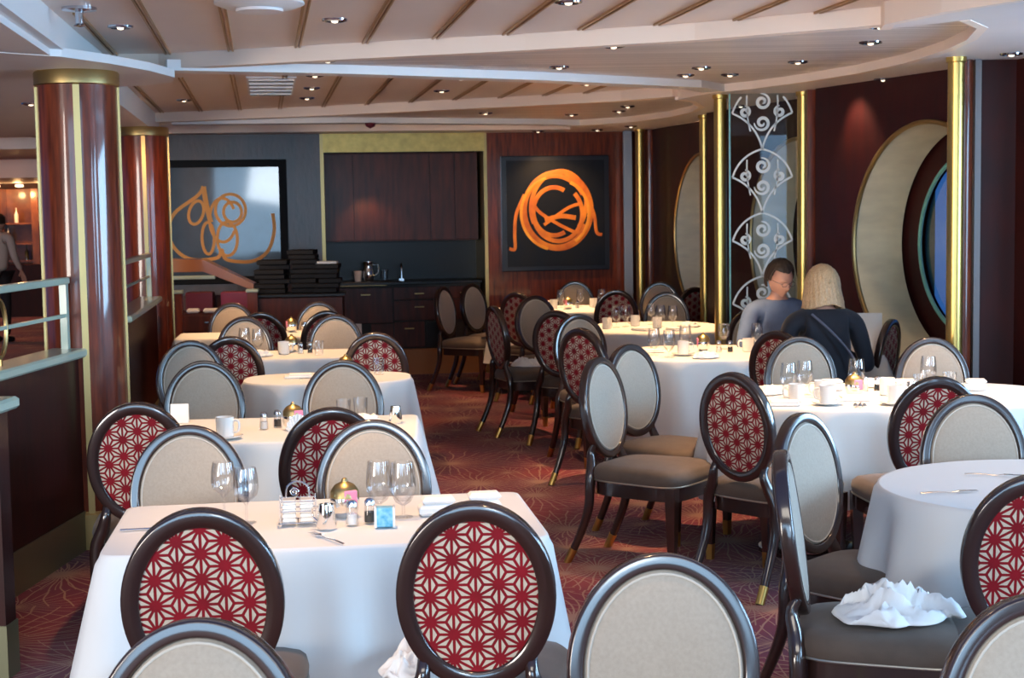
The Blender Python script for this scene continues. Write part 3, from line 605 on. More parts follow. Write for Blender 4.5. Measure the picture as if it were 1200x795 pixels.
    for s in (-1, 1):
        # rear leg runs up as the post that carries the oval
        a0 = bp(s*.137, -.165, 0)
        pts = smoothpts([a0, (s*.138, -.25, .53), (s*.155, -.238, .47), (s*.182, -.232, .40), (s*.186, -.24, .27), (s*.190, -.29, .13), (s*.196, -.355, .0)], 5)
        n = len(pts); rad = [(.016+.014*min(1, k/(n*.35))) if k < n*.45 else .030-.011*((k/n-.45)/.55) for k in range(n)]
        lg = MB().tube(pts, rad, 8, sx=.85, sy=.9).build('leg', FRAME, t, sharp=50)
        m = int(n*.90); MB().tube(pts[m:], [r_*1.1 for r_ in rad[m:]], 8, sx=.87, sy=.92).build('foot_cap', BRASS, lg, sharp=50)
        lg = MB().tube([(s*.205, .215, .41), (s*.205, .215, .34), (s*.200, .212, 0)], [.036, .035, .019], 4).build('leg', FRAME, t, smooth=False)
        MB().tube([(s*.2007, .2122, .075), (s*.200, .212, .0)], [.0235, .0205], 4).build('foot_cap', BRASS, lg, smooth=False)
    return t
spot(.5, 15.35, 2.44, 38, (1, .6, .28), 80, tgt=(.45, 16.15, 1.5)); spot(-1.5, 15.75, 1.9, 5, (1, .5, .2), 90, tgt=(-1.45, 16.3, 1.2)); spot(-2.6, 13.2, 2.4, 30, (1, .6, .3), 90, tgt=(-2.7, 13.9, .8)); spot(-2.6, 11.6, 2.4, 40, (1, .5, .2), 80, tgt=(-3.0, 12.9, 1.3))
spot(2.15, 10.2, 2.46, 16, (1, .75, .5), 80, tgt=(2.8, 10.4, 1.2))
CH0 = make_chair(); used = [False]
def copytree(o, parent=None):
    c = o.copy(); COL.objects.link(c)
    if parent: c.parent = parent
    for k in o.children: copytree(k, c)
    return c
def chair(x, y, heading, label, group):
    if not used[0]: o = CH0; used[0] = True
    else: o = copytree(CH0)
    a = -R(heading); o.rotation_euler = (0, 0, a); o.location = (x-.29*math.sin(a), y+.29*math.cos(a), 0)
    return tag(o, label, 'chair', group)
GL, GR, GN = 'oval backed chairs at the left row of tables', 'oval backed chairs at the right hand tables', 'oval backed chairs nearest the camera'
B, W_ = 'red star patterned oval back', 'plain taupe oval back'
bpy.context.view_layer.update()
for x, y, h, lab, g in (
 (-.77, 3.70, -6, 'dark oval chair with crimson star pattern back, on the left of the nearest table', GN),
 (-.10, 3.73, 1, 'crimson star patterned chair at the middle of the nearest table, napkin on seat', GN),
 (-.56, 2.68, 184, 'taupe oval back with blue shining rim, cut off at the bottom left', GN),
 (.30, 3.14, 177, 'taupe oval back with silvery shining rim, at the bottom centre of the picture', GN),
 (.955, 2.76, 178, 'taupe oval back with brown rim, cut off at the bottom right corner', GN),
 (1.385, 3.99, 8, 'crimson star patterned oval chair cut by the right edge, before the round corner table', GN),
 (.78, 4.46, 103, 'chair seen edge on with a crumpled napkin on its seat, by the round table', GR),
 (.99, 5.27, 132, 'taupe oval chair turned to the right just behind the chair with the napkin', GR),
 (.95, 6.61, 47, 'crimson star patterned chair turned right, at the left end of the big oval table', GR),
 (.41, 7.40, 123, 'taupe oval chair with its whole seat and legs in view, standing by the aisle', GR),
 (.61, 8.08, 137, 'taupe oval chair directly behind the one standing by the aisle', GR),
 (.41, 9.25, 45, 'crimson star patterned chair behind the pair of taupe chairs by the aisle', GR),
 (.45, 10.47, 155, 'taupe oval chair with a bright blue rim around a red patterned chair before it', GR),
 (.31, 10.91, 30, 'crimson star patterned chair tucked left of the bright blue rimmed taupe chair', GR),
 (.19, 12.89, 152, 'taupe oval chair with pale blue rim at the left of the far table', GR),
 (.04, 13.48, 38, 'crimson star patterned chair half hidden left of the pale blue rimmed far chair', GR),
 (-.14, 11.57, 68, 'crimson star patterned chair turned side on, a napkin on its seat, in the aisle', GR),
 (-.66, 14.61, 114, 'narrow looking blue grey oval chair, left one of the pair before the pantry', GR),
 (-.40, 15.16, 126, 'blue grey oval chair, right one of the pair before the pantry', GR),
 (.64, 15.42, 180, 'grey oval chair under the orange painting behind the farthest table', GR),
 (.93, 13.60, 0, 'crimson star patterned chair in front of the farthest table', GR),
 (1.33, 13.10, 192, 'grey oval chair behind the far right table, before the far round window', GR),
 (1.45, 14.95, 188, 'grey oval chair farthest back by the far round window', GR),
 (1.66, 13.85, -28, 'chair with pink red pattern beside the brass poles by the far round window', GR),
 (1.52, 8.80, 42, 'dark rimmed chair under the blonde person in black, mostly hidden by a taupe chair', GR),
 (1.58, 8.42, 180, 'dark rimmed taupe chair behind the big oval table, before the blonde person', GR),
 (2.38, 9.58, -58, 'chair seen side on with pink pattern beside the nearest round window', GR),
 (2.25, 8.22, 183, 'dark rimmed taupe chair behind the big oval table, by the brass pole', GR),
 (1.76, 6.32, -2, 'crimson star patterned chair at the front of the big oval table', GR),
 (1.72, 5.72, 180, 'taupe oval chair with bright blue rim behind the round corner table', GR),
 (-1.45, 5.87, -4, 'crimson star patterned chair on the far left, before the second table', GL),
 (-1.11, 5.21, 176, 'left blue rimmed taupe chair at the far side of the nearest table', GL),
 (-.67, 5.62, -8, 'crimson star patterned chair behind the nearest table, partly behind a blue rimmed chair', GL),
 (-.49, 5.28, 174, 'right blue rimmed taupe chair at the far side of the nearest table', GL),
 (-.83, 7.47, 178, 'greyish rimmed right chair at the far side of the second left table', GL),
 (-.82, 9.17, -5, 'crimson star patterned chair behind the small third table, facing the pantry', GL),
 (-1.52, 7.54, 176, 'dark rimmed left chair at the far side of the second left table', GL),
 (-1.66, 9.02, -14, 'crimson star patterned chair left of the small third table', GL),
 (-1.85, 8.78, 160, 'grey oval chair with bright blue rim right beside the second column', GL),
 (-1.88, 10.80, 176, 'dark rimmed grey left chair at the far side of the fourth table', GL),
 (-1.84, 11.22, -8, 'dark rimmed chair right behind the left grey chair of the fourth table', GL),
 (-2.28, 12.52, 176, 'orange tinted taupe oval chair behind the farthest left table, left one', GL),
 (-1.36, 11.28, -6, 'dark rimmed chair right behind the right grey chair of the fourth table', GL),
 (-1.25, 10.86, 177, 'dark rimmed grey right chair at the far side of the fourth table', GL),
 (-1.57, 12.50, 177, 'orange tinted taupe oval chair behind the farthest left table, right one', GL)): chair(x, y, h, lab, g)
# ================= TABLES =================
def cloth(name, cx, cy, a, b, rz, drop, label, kindr, seed, corner=.10):
    rnd = random.Random(seed); N = 176; per = []
    for k in range(N):
        t = 2*PI*k/N; c_, s_ = math.cos(t), math.sin(t)
        if kindr == 'rect':
            m = (abs(c_/a)**30+abs(s_/b)**30)**(-1/30); per.append((c_*m, s_*m))
        else:
            e = 2.0 if kindr == 'round' else 2.8; m = (abs(c_/a)**e+abs(s_/b)**e)**(-1/e); per.append((c_*m, s_*m))
    # resample by arc length
    P = [Vector(p) for p in per]; Ls = [0]
    for i in range(N): Ls.append(Ls[-1]+(P[(i+1) % N]-P[i]).length)
    tot = Ls[-1]; Q = []
    for k in range(N):
        s = tot*k/N; i = max(j for j in range(N) if Ls[j] <= s+1e-9); f = (s-Ls[i])/(Ls[i+1]-Ls[i]); Q.append(P[i].lerp(P[(i+1) % N], f))
    nrm = []
    for k in range(N): t = (Q[(k+1) % N]-Q[k-1]).normalized(); nrm.append(Vector((t.y, -t.x)))
    ph = [rnd.uniform(0, 6.28) for _ in range(6)]; nf = round(tot/.34); rows = [0, .006, .02, .08, .16, .26, .36, .44, .5]
    vs = []
    for f in (.0, ):
        vs.append((0, 0, .760))
    for f in (.5, .985): vs += [(q_.x*f, q_.y*f, .760) for q_ in Q]
    for h in rows:
        hh = h/.5
        for k, q_ in enumerate(Q):
            s = k/N; cor = 0
            if kindr == 'rect':
                dx, dy = a-abs(q_.x), b-abs(q_.y); cor = math.exp(-(dx*dx+dy*dy)/.006)
            if kindr == 'rect': fold = .022*math.sin(2*PI*s*nf+ph[0])*math.sin(2*PI*s*3+ph[1])+.012*math.sin(2*PI*s*(nf*2+1)+ph[2])
            else: fold = .036*math.sin(2*PI*s*nf+ph[0]+1.3*math.sin(2*PI*s*2+ph[1]))+.014*math.sin(2*PI*s*(nf*2-1)+ph[2])
            off = .010*min(1, h/.02)+(.055+.015*math.sin(2*PI*s*2+ph[3]))*hh+fold*hh**.8+cor*corner*hh
            z = .760-h*(drop/.5)-(.006 if h > .005 else 0)-cor*.12*hh-(.012*math.sin(2*PI*s*nf*.5+ph[4])*hh)
            vs.append((q_.x+nrm[k].x*off, q_.y+nrm[k].y*off, z))
    fs = [(0, 1+j, 1+(j+1) % N) for j in range(N)]; nr = 2+len(rows)
    fs += [(1+r_*N+j, 1+(r_+1)*N+j, 1+(r_+1)*N+(j+1) % N, 1+r_*N+(j+1) % N) for r_ in range(nr-1) for j in range(N)]
    o = mesh(name, vs, fs, CLOTH, sharp=80, loc=(cx, cy, 0)); o.rotation_euler = (0, 0, R(rz)); return tag(o, label, 'tablecloth', 'white tablecloths')
def table(cx, cy, a, b, rz, kindr, nm, drop=.45, seed=1):
    t = tag(empty('dining_table', (cx, cy, 0), R(rz)), 'dark pedestal table under '+nm, 'table', 'dining tables under cloths'); mb = MB()
    pts = []
    for k in range(64):
        c_, s_ = math.cos(2*PI*k/64), math.sin(2*PI*k/64); e = 20 if kindr == 'rect' else 2 if kindr == 'round' else 2.8
        m = (abs(c_/(a-.004))**e+abs(s_/(b-.004))**e)**(-1/e); pts.append((c_*m, s_*m))
    mb.prism(pts, .72, .756).build('tabletop', FRAME, t, smooth=False)
    xs = (0,) if a < .66 else (-a*.45, a*.45)
    for x in xs:
        MB().lathe([(.05, .03), (.05, .70), (.12, .72)], c=(x, 0, 0)).build('pedestal', FRAME, t)
        br = .24 if a > .4 else .13; MB().lathe([(br, 0), (br, .02), (.06, .045)], c=(x, 0, 0), seg=32).build('base', FRAME, t)
    return cloth('tablecloth', cx, cy, a, b, rz, drop, 'white cloth draped over '+nm, kindr, seed)
table(-.57, 4.6, .63, .365, 7.5, 'rect', 'the nearest rectangular table at the lower left', .55, 1)
table(-1.02, 6.62, .60, .38, 3, 'rect', 'the second rectangular table on the left', .5, 2)
table(-1.05, 8.68, .47, .31, 5, 'oval', 'the small third table on the left', .48, 3)
table(-1.42, 10.18, .66, .32, 7, 'rect', 'the fourth table on the left', .45, 4)
table(-1.95, 11.92, .64, .32, 7, 'rect', 'the farthest left table before the waiter station', .45, 5)
table(1.82, 7.47, .84, .54, 0, 'oval', 'the big oval table by the right wall', .46, 6)
table(1.77, 5.0, .56, .53, 0, 'round', 'the round corner table at the lower right', .36, 7)
table(1.22, 9.85, .50, .54, 0, 'oval', 'the bright table left of the seated couple', .50, 8)
table(1.12, 12.0, .52, .64, 0, 'oval', 'the table in the middle of the right side', .46, 9)
table(.50, 14.45, .68, .52, 0, 'oval', 'the farthest table under the orange painting', .46, 10)
table(2.06, 9.74, .25, .28, 0, 'rect', "the seated couple's small table by the window", .3, 11)
# ================= TABLEWARE =================
ZT = .762
def gob(parentname, prof, h, mat_=GLASS): pass
def k_wine():
    return MB().lathe([(.030, 0), (.030, .002), (.004, .006), (.0035, .055), (.012, .065), (.034, .085), (.039, .108), (.037, .14), (.032, .168), (.031, .168), (.036, .139), (.037, .108), (.032, .087), (.008, .068), (.001, .066)], seg=24).build('wine_glass', GLASS)
def k_goblet():
    return MB().lathe([(.030, 0), (.030, .002), (.005, .007), (.005, .035), (.024, .048), (.038, .075), (.041, .098), (.038, .14), (.034, .17), (.033, .17), (.037, .14), (.039, .098), (.036, .077), (.018, .052), (.001, .05)], seg=24).build('wine_glass', GLASS)
def k_tumbler(): return MB().lathe([(.028, 0), (.034, .095), (.032, .095), (.026, .012), (.001, .010)], seg=24).build('tumbler', GLASS)
def k_mug():
    t = empty('coffee_mug'); MB().lathe([(.032, 0), (.037, .006), (.038, .085), (.035, .085), (.034, .012), (.001, .010)], seg=28).build('cup_body', CHINA, t)
    MB().tube(smoothpts([(.036, 0, .07), (.058, 0, .068), (.062, 0, .045), (.055, 0, .025), (.036, 0, .02)]), .005).build('handle', CHINA, t); return t
def k_saucer(): return MB().lathe([(.04, 0), (.068, .010), (.075, .014), (.074, .016), (.045, .006), (.001, .005)], seg=32).build('saucer', CHINA)
def k_shaker(cap=STEEL, cont=CHINA):
    t = empty('salt_shaker'); MB().lathe([(.019, 0), (.021, .01), (.017, .04), (.015, .055), (.001, .056)], seg=16).build('jar', GLASS, t)
    MB().lathe([(.016, .004), (.0155, .035), (.001, .036)], seg=12).build('salt', cont, t); MB().lathe([(.016, .055), (.016, .066), (.010, .075), (.001, .077)], seg=16).build('cap', cap, t); return t
def k_pepper():
    t = k_shaker(STEEL, DARKGREY); t.name = 'pepper_shaker'
    for c in t.children:
        if c.name.startswith('salt'): c.name = 'pepper'
    return t
def k_sugar():
    t = empty('sugar_bowl'); MB().lathe([(.025, 0), (.04, .02), (.046, .045), (.043, .062), (.040, .062), (.042, .045), (.001, .01)], seg=28).build('bowl', SILVER, t)
    MB().lathe([(.045, .062), (.043, .082), (.030, .100), (.010, .110), (.008, .118), (.001, .122)], seg=28).build('domed_lid', BRASSD, t)
    MB().box((.026, -.028, .062), (.04, .012, .05), rz=R(30), bev=.003).build('sweetener_packets', PINK, t); return t
def k_creamer():
    t = empty('creamer_jug'); MB().lathe([(.026, 0), (.030, .01), (.024, .06), (.022, .075), (.020, .075), (.022, .06), (.001, .01)], seg=24).build('jug_body', SILVER, t)
    MB().tube(smoothpts([(.024, 0, .065), (.045, 0, .06), (.045, 0, .035), (.028, 0, .02)]), .0035).build('handle', SILVER, t); return t
def k_napbox():
    t = empty('folded_napkin'); MB().box((0, 0, .018), (.11, .07, .034), bev=.010).build('lower_fold', NAPK, t); MB().box((.006, .004, .046), (.10, .062, .022), bev=.009).build('upper_fold', NAPK, t); return t
def k_card():
    mb = MB(); v = [(-.04, -.02, 0), (.04, -.02, 0), (.04, 0, .085), (-.04, 0, .085), (-.04, .02, 0), (.04, .02, 0)]; mb.add(v, [(0, 1, 2, 3), (3, 2, 5, 4)])
    o = mb.build('table_card', CHINA, smooth=False); o.modifiers.new('thickness', 'SOLIDIFY').thickness = .0015; return o
def crumple(name, sx, sy, h, seed, n=26):
    rnd = random.Random(seed); from mathutils import noise; o = Vector((seed*3.7, seed*1.3, 0)); vs = []
    for i in range(n):
        for j in range(n):
            u, v = i/(n-1)*2-1, j/(n-1)*2-1; r_ = min(1, math.hypot(u, v)); p = Vector((u*1.6, v*1.6, 0))+o
            edge = max(abs(u), abs(v)); f = 1-.25*noise.noise(p*1.1+Vector((9, 0, 0)))
            hh = h*max(0, (1-edge**3))*(.25+.75*max(0, 1-2.3*abs(noise.noise(p*1.25))))*(.7+.6*noise.noise(p*.8))+h*.14*max(0, 1-3*abs(noise.noise(p*3.1)))*(1-edge**4)
            ang = .5*noise.noise(p*.9)
            x = sx/2*u*f*(1-.3*abs(v)**2); y = sy/2*v*f*(1-.25*abs(u)**2); vs.append((x*math.cos(ang)-y*math.sin(ang), x*math.sin(ang)+y*math.cos(ang), .004+hh))
    m = mesh(name, vs, [(i*n+j, (i+1)*n+j, (i+1)*n+j+1, i*n+j+1) for i in range(n-1) for j in range(n-1)], NAPK, sharp=70)
    md = m.modifiers.new('thickness', 'SOLIDIFY'); md.thickness = .003; md.offset = 1; return m
def k_heap(): return crumple('crumpled_napkin', .17, .13, .05, 3)
def k_folded(): return MB().box((0, 0, .006), (.16, .10, .012), bev=.004).box((.01, .004, .017), (.13, .09, .010), bev=.004).build('flat_napkin', NAPK)
def k_fan():
    mb = MB(); n = 17; vs = []
    for k in range(n):
        a = R(-75+150*k/(n-1)); d = .006*(-1)**k
        vs += [(0+.004*math.sin(a), d*.3, 0.001), (.055*math.sin(a), d, .02+.075*math.cos(a))]
    mb.add(vs, [(2*i, 2*i+1, 2*i+3, 2*i+2) for i in range(n-1)]); o = mb.build('fan_folded_napkin', NAPK, smooth=False); o.modifiers.new('thickness', 'SOLIDIFY').thickness = .002; return o
def k_fork():
    mb = MB(); mb.tube(smoothpts([(-.10, 0, .004), (-.05, 0, .006), (0, 0, .003), (.03, 0, .007)]), [.005]*4+[.004]*4+[.003]*4+[.003], 6, sy=1, sx=.4)
    mb.box((.043, 0, .006), (.03, .022, .002))
    for y in (-.009, -.003, .003, .009): mb.box((.075, y, .0055), (.038, .0025, .002))
    return mb.build('fork', STEEL)
def k_knife():
    mb = MB(); mb.box((-.05, 0, .004), (.10, .010, .006), bev=.002); mb.box((.05, .002, .004), (.11, .014, .0016)); return mb.build('knife', STEEL)
def k_rack():
    t = empty('condiment_rack'); mb = MB(); w_, d = .105, .075
    for x in (-w_/2, w_/2):
        for y in (-d/2, d/2):
            mb.tube([(x, y, .006), (x, y, .085)], .0022, 6); mb.lathe([(.001, 0), (.006, .003), (.006, .009), (.001, .012)], c=(x, y, 0), seg=10)
    for z in (.010, .045, .075): mb.tube([(-w_/2, -d/2, z), (w_/2, -d/2, z), (w_/2, d/2, z), (-w_/2, d/2, z)], .002, 6, closed=True)
    mb.tube([(0, -d/2, .01), (0, d/2, .01)], .002, 6)
    mb.tube(smoothpts([(-.035, 0, .08), (-.03, 0, .115), (0, 0, .13), (.03, 0, .115), (.035, 0, .08)]), .003, 8)
    mb.tube([(.014*(1-k/26)*math.cos(k*.5)-.01, 0, .098+.014*(1-k/26)*math.sin(k*.5)) for k in range(24)], .002, 6)
    mb.build('wire_frame', STEEL, t)
    for x in (-.026, .026):
        for k in range(5): MB().box((x, 0, .017+.0135*k), (.040, .058, .0125), bev=.003).build('condiment_packet', CHINA, t)
    return t
def k_tin():
    t = empty('blue_tin'); MB().box((0, 0, .031), (.052, .045, .058), bev=.004).build('tin_body', BLUE, t)
    for x in (-.027, .027): MB().box((x, 0, .031), (.007, .046, .062), bev=.002).build('side_panel', CHINA, t)
    return t
def k_clip():
    mb = MB()
    for x, y in ((-.02, 0), (0, .01), (.02, -.005)): mb.lathe([(.001, 0), (.010, .004), (.012, .012), (.006, .022), (.001, .024)], c=(x, y, 0), seg=12)
    return mb.build('silver_trinket', SILVER)
BUILD = dict(wine=k_wine, goblet=k_goblet, tumbler=k_tumbler, mug=k_mug, saucer=k_saucer, shaker=k_shaker, pepper=k_pepper, sugar=k_sugar, creamer=k_creamer, napbox=k_napbox,
             card=k_card, heap=k_heap, folded=k_folded, fan=k_fan, fork=k_fork, knife=k_knife, rack=k_rack, tin=k_tin, clip=k_clip)
CAT = dict(wine='glass', goblet='glass', tumbler='glass', mug='mug', saucer='saucer', shaker='salt shaker', pepper='pepper shaker', sugar='sugar bowl', creamer='creamer', napbox='napkin', card='card',
           heap='napkin', folded='napkin', fan='napkin', fork='fork', knife='knife', rack='rack', tin='tin', clip='ornament')
proto = {}
def put(kind, x, y, label, z=ZT, rz=None, group=None):
    if kind not in proto: o = BUILD[kind](); proto[kind] = o; bpy.context.view_layer.update()
    else: o = copytree(proto[kind])
    o.location = (x, y, z); o.rotation_euler = (0, 0, random.uniform(-3, 3) if rz is None else R(rz))
    return tag(o, label, CAT[kind], group)
def mugs(x, y, lab, rz=None):
    put('saucer', x, y, 'saucer under the '+lab.replace('white ', '').replace('on a saucer ', '')); put('mug', x, y, lab, ZT+.007, rz)
NT = 'nearest lower left table'
put('wine', -.90, 4.70, 'left one of the two stemmed glasses on the '+NT)
put('wine', -.81, 4.58, 'right one of the two stemmed glasses on the '+NT)
put('rack', -.65, 4.55, 'chrome wire rack of white condiment packets on the '+NT, rz=8)
put('creamer', -.555, 4.47, 'small silver creamer right of the wire rack on the '+NT, rz=160)
put('sugar', -.52, 4.65, 'silver bowl with brassy dome and pink packets on the '+NT, rz=-10)
put('shaker', -.485, 4.52, 'glass salt shaker behind the fork on the '+NT)
put('pepper', -.435, 4.55, 'glass pepper shaker left of the blue tin on the '+NT)
put('tin', -.385, 4.49, 'bright blue square tin with white sides on the '+NT, rz=4)
put('goblet', -.415, 4.66, 'taller wine glass behind the blue tin, left one of two touching')
put('goblet', -.34, 4.63, 'wine glass behind the blue tin, right one of two touching')
put('napbox', -.24, 4.66, 'white folded napkin right of the blue tin', rz=8); put('napbox', -.10, 4.72, 'white folded napkin at the right back of the '+NT, rz=8)
put('fork', -.54, 4.33, 'fork lying before the creamer on the '+NT, rz=125)
put('knife', -1.07, 4.50, 'knife at the left end of the '+NT, rz=12)
s = 'second table on the left'
mugs(-1.20, 6.34, 'white coffee mug at the front of the '+s, -10)
put('shaker', -1.08, 6.60, 'salt shaker beside the brassy sugar dome on the '+s); put('pepper', -1.03, 6.66, 'pepper shaker beside the brassy sugar dome on the '+s)
put('sugar', -.95, 6.58, 'brassy domed sugar bowl with pink packets on the '+s, rz=0)
put('card', -1.50, 6.86, 'small white card standing at the left end of the '+s, rz=5)
put('heap', -.66, 6.74, 'crumpled napkin on the '+s, rz=20); put('creamer', -.52, 6.74, 'silver creamer at the right end of the '+s)
put('tumbler', -.76, 6.84, 'clear tumbler on the '+s+', left one of two'); put('tumbler', -.69, 6.90, 'clear tumbler on the '+s+', right one of two'); put('fan', -.90, 6.36, 'fan folded napkin standing at the front of the '+s, rz=30)
s = 'small third table on the left'
put('fork', -1.10, 8.60, 'fork lying on the '+s, rz=20); put('tumbler', -.77, 8.80, 'clear tumbler at the right of the '+s); put('sugar', -.96, 8.80, 'brassy domed sugar bowl on the '+s); put('folded', -1.22, 8.70, 'flat white napkin on the '+s, rz=10)
s = 'fourth table on the left'
put('goblet', -1.80, 10.30, 'left wine glass of the pair on the '+s); put('goblet', -1.70, 10.24, 'right wine glass of the pair on the '+s); put('mug', -1.52, 10.18, 'white mug on the '+s, rz=0)
put('sugar', -1.49, 10.34, 'brassy domed sugar bowl on the '+s); put('shaker', -1.41, 10.20, 'salt shaker on the '+s); put('pepper', -1.35, 10.22, 'pepper shaker on the '+s)
put('tumbler', -1.27, 10.06, 'clear tumbler at the front edge of the '+s); put('heap', -1.66, 10.04, 'crumpled napkin on the '+s, rz=5)
s = 'farthest left table'
put('shaker', -2.00, 12.06, 'salt shaker on the '+s); put('pepper', -1.93, 12.10, 'pepper shaker on the '+s); put('mug', -1.86, 12.04, 'white mug on the '+s); put('sugar', -1.74, 12.10, 'domed sugar bowl on the '+s); put('creamer', -1.64, 12.12, 'silver creamer on the '+s)
s = 'big oval table'
put('goblet', 1.34, 7.42, 'leftmost wine glass on the '+s); put('goblet', 1.44, 7.53, 'second wine glass from the left on the '+s)
put('mug', 1.35, 7.27, 'leftmost white mug on the '+s, rz=180); put('mug', 1.50, 7.40, 'white mug behind the front saucer pair on the left of the '+s)
mugs(1.47, 7.13, 'white mug on a saucer at the left front of the '+s, 170); mugs(1.78, 7.10, 'white mug on a saucer at the right front of the '+s, 0)
put('napbox', 1.60, 7.68, 'folded napkin left of the tall centre glass on the '+s, rz=5); put('goblet', 1.70, 7.55, 'tall wine glass in the centre of the '+s)
put('shaker', 1.76, 7.64, 'salt shaker on the '+s); put('pepper', 1.82, 7.62, 'pepper shaker on the '+s); put('mug', 1.83, 7.46, 'white mug behind the right front saucer on the '+s, rz=20)
put('napbox', 1.96, 7.64, 'folded napkin in the middle back of the '+s, rz=-5); put('goblet', 2.08, 7.64, 'wine glass between two tumblers on the '+s); put('tumbler', 2.00, 7.50, 'tumbler left of the right hand wine glass on the '+s)
put('tumbler', 2.17, 7.58, 'tumbler right of the right hand wine glass on the '+s); put('folded', 1.26, 7.14, 'flat white napkin at the left front of the '+s, rz=-8); put('clip', 1.59, 6.99, 'little silver trinkets at the front edge of the '+s)
put('napbox', 2.30, 7.60, 'folded napkin at the right end of the '+s, rz=-10); put('heap', 1.84, 7.82, 'crumpled napkin at the back of the '+s, rz=8); put('heap', 1.28, 7.58, 'crumpled napkin at the left back of the '+s, rz=60)
put('folded', 1.62, 7.28, 'flat napkin between the two saucers of the '+s, rz=0)
put('heap', 2.02, 7.30, 'crumpled napkin in the middle front of the '+s, rz=40); put('folded', 2.12, 7.20, 'flat napkin beside the crumpled one at the right front of the '+s, rz=30); put('fork', 1.62, 7.12, 'fork between the saucers at the front of the '+s, rz=70)
put('sugar', 1.66, 7.42, 'brassy domed sugar bowl in the centre of the '+s); put('creamer', 1.92, 7.36, 'silver creamer right of the centre of the '+s)
s = 'round corner table'
put('fork', 1.40, 4.88, 'fork on the left of the '+s, rz=8); put('fork', 1.64, 5.18, 'fork at the back of the '+s, rz=-18)
s = 'bright table left of the couple'
put('goblet', .90, 9.70, 'leftmost wine glass on the '+s); put('goblet', .98, 9.56, 'second wine glass from the left on the '+s); mugs(1.08, 9.66, 'white mug on a saucer on the '+s, 0)
put('goblet', 1.13, 9.98, 'wine glass left of the sugar dome on the '+s); put('sugar', 1.24, 9.93, 'brassy domed sugar bowl on the '+s); put('heap', 1.20, 9.45, 'crumpled napkin on the '+s, rz=10)
put('wine', 1.39, 10.05, 'stemmed glass right of the sugar dome on the '+s); put('shaker', 1.33, 9.84, 'salt shaker on the '+s); put('pepper', 1.40, 9.82, 'pepper shaker on the '+s); put('mug', 1.52, 9.85, 'white mug at the right end of the '+s); put('goblet', 1.60, 10.0, 'wine glass at the right end of the '+s)
put('folded', .90, 9.90, 'flat napkin at the left of the '+s)
s = 'middle table of the right side'
put('goblet', .82, 12.02, 'leftmost wine glass on the '+s); put('goblet', .90, 12.10, 'second wine glass from the left on the '+s); put('mug', .98, 12.16, 'white mug right of the glass pair on the '+s); put('shaker', .78, 12.16, 'salt shaker on the '+s)
put('mug', .74, 11.92, 'white mug at the left end of the '+s); put('wine', 1.12, 12.28, 'stemmed glass at the back of the '+s); put('goblet', 1.17, 12.04, 'left wine glass on the right half of the '+s); put('goblet', 1.26, 11.98, 'right wine glass on the right half of the '+s)
put('mug', 1.13, 11.90, 'white mug before the right glasses of the '+s); put('heap', 1.38, 11.96, 'big crumpled napkin at the right of the '+s, rz=0); put('folded', 1.0, 11.70, 'flat napkin at the front of the '+s); put('folded', 1.25, 11.66, 'second flat napkin at the right front of the '+s)
s = 'farthest table'
put('goblet', .47, 14.62, 'leftmost wine glass on the '+s); put('mug', .40, 14.50, 'leftmost mug on the '+s); put('sugar', .53, 14.36, 'domed bowl on the '+s); put('shaker', .62, 14.46, 'salt shaker on the '+s); put('goblet', .66, 14.66, 'middle wine glass on the '+s)
put('mug', .78, 14.6, 'right mug on the '+s); put('goblet', .86, 14.64, 'rightmost wine glass on the '+s); put('heap', .3, 14.3, 'crumpled napkin on the '+s, rz=0)
# napkins left on chairs
for nm, x, y, z, sx, sy, h, sd, rz, lab in (('cloth_napkin', 1.10, 4.36, .506, .36, .26, .10, 8, 20, 'crumpled white napkin on the seat of the edge on chair'),
    ('cloth_napkin', -.25, 3.93, .500, .20, .26, .09, 5, 0, 'white napkin on the seat of the patterned chair at the nearest table'), ('cloth_napkin', .16, 11.72, .503, .34, .24, .09, 11, 0, 'crumpled white napkin on the seat of the chair in the aisle')):
    o = crumple(nm, sx, sy, h, sd, 40); o.location = (x, y, z); o.rotation_euler = (0, 0, R(rz)); tag(o, lab, 'napkin')
mc = tag(mesh('menu_sheet', [(-.11, 0, 0), (.11, 0, 0), (.11, .05, .24), (-.11, .05, .24)], [(0, 1, 2, 3)], CHINA, smooth=False), 'white sheet standing on the small window table right of the woman', 'menu')
mc.location = (2.24, 9.72, ZT+.003); mc.rotation_euler = (0, 0, R(-10)); mc.modifiers.new('thickness', 'SOLIDIFY').thickness = .003
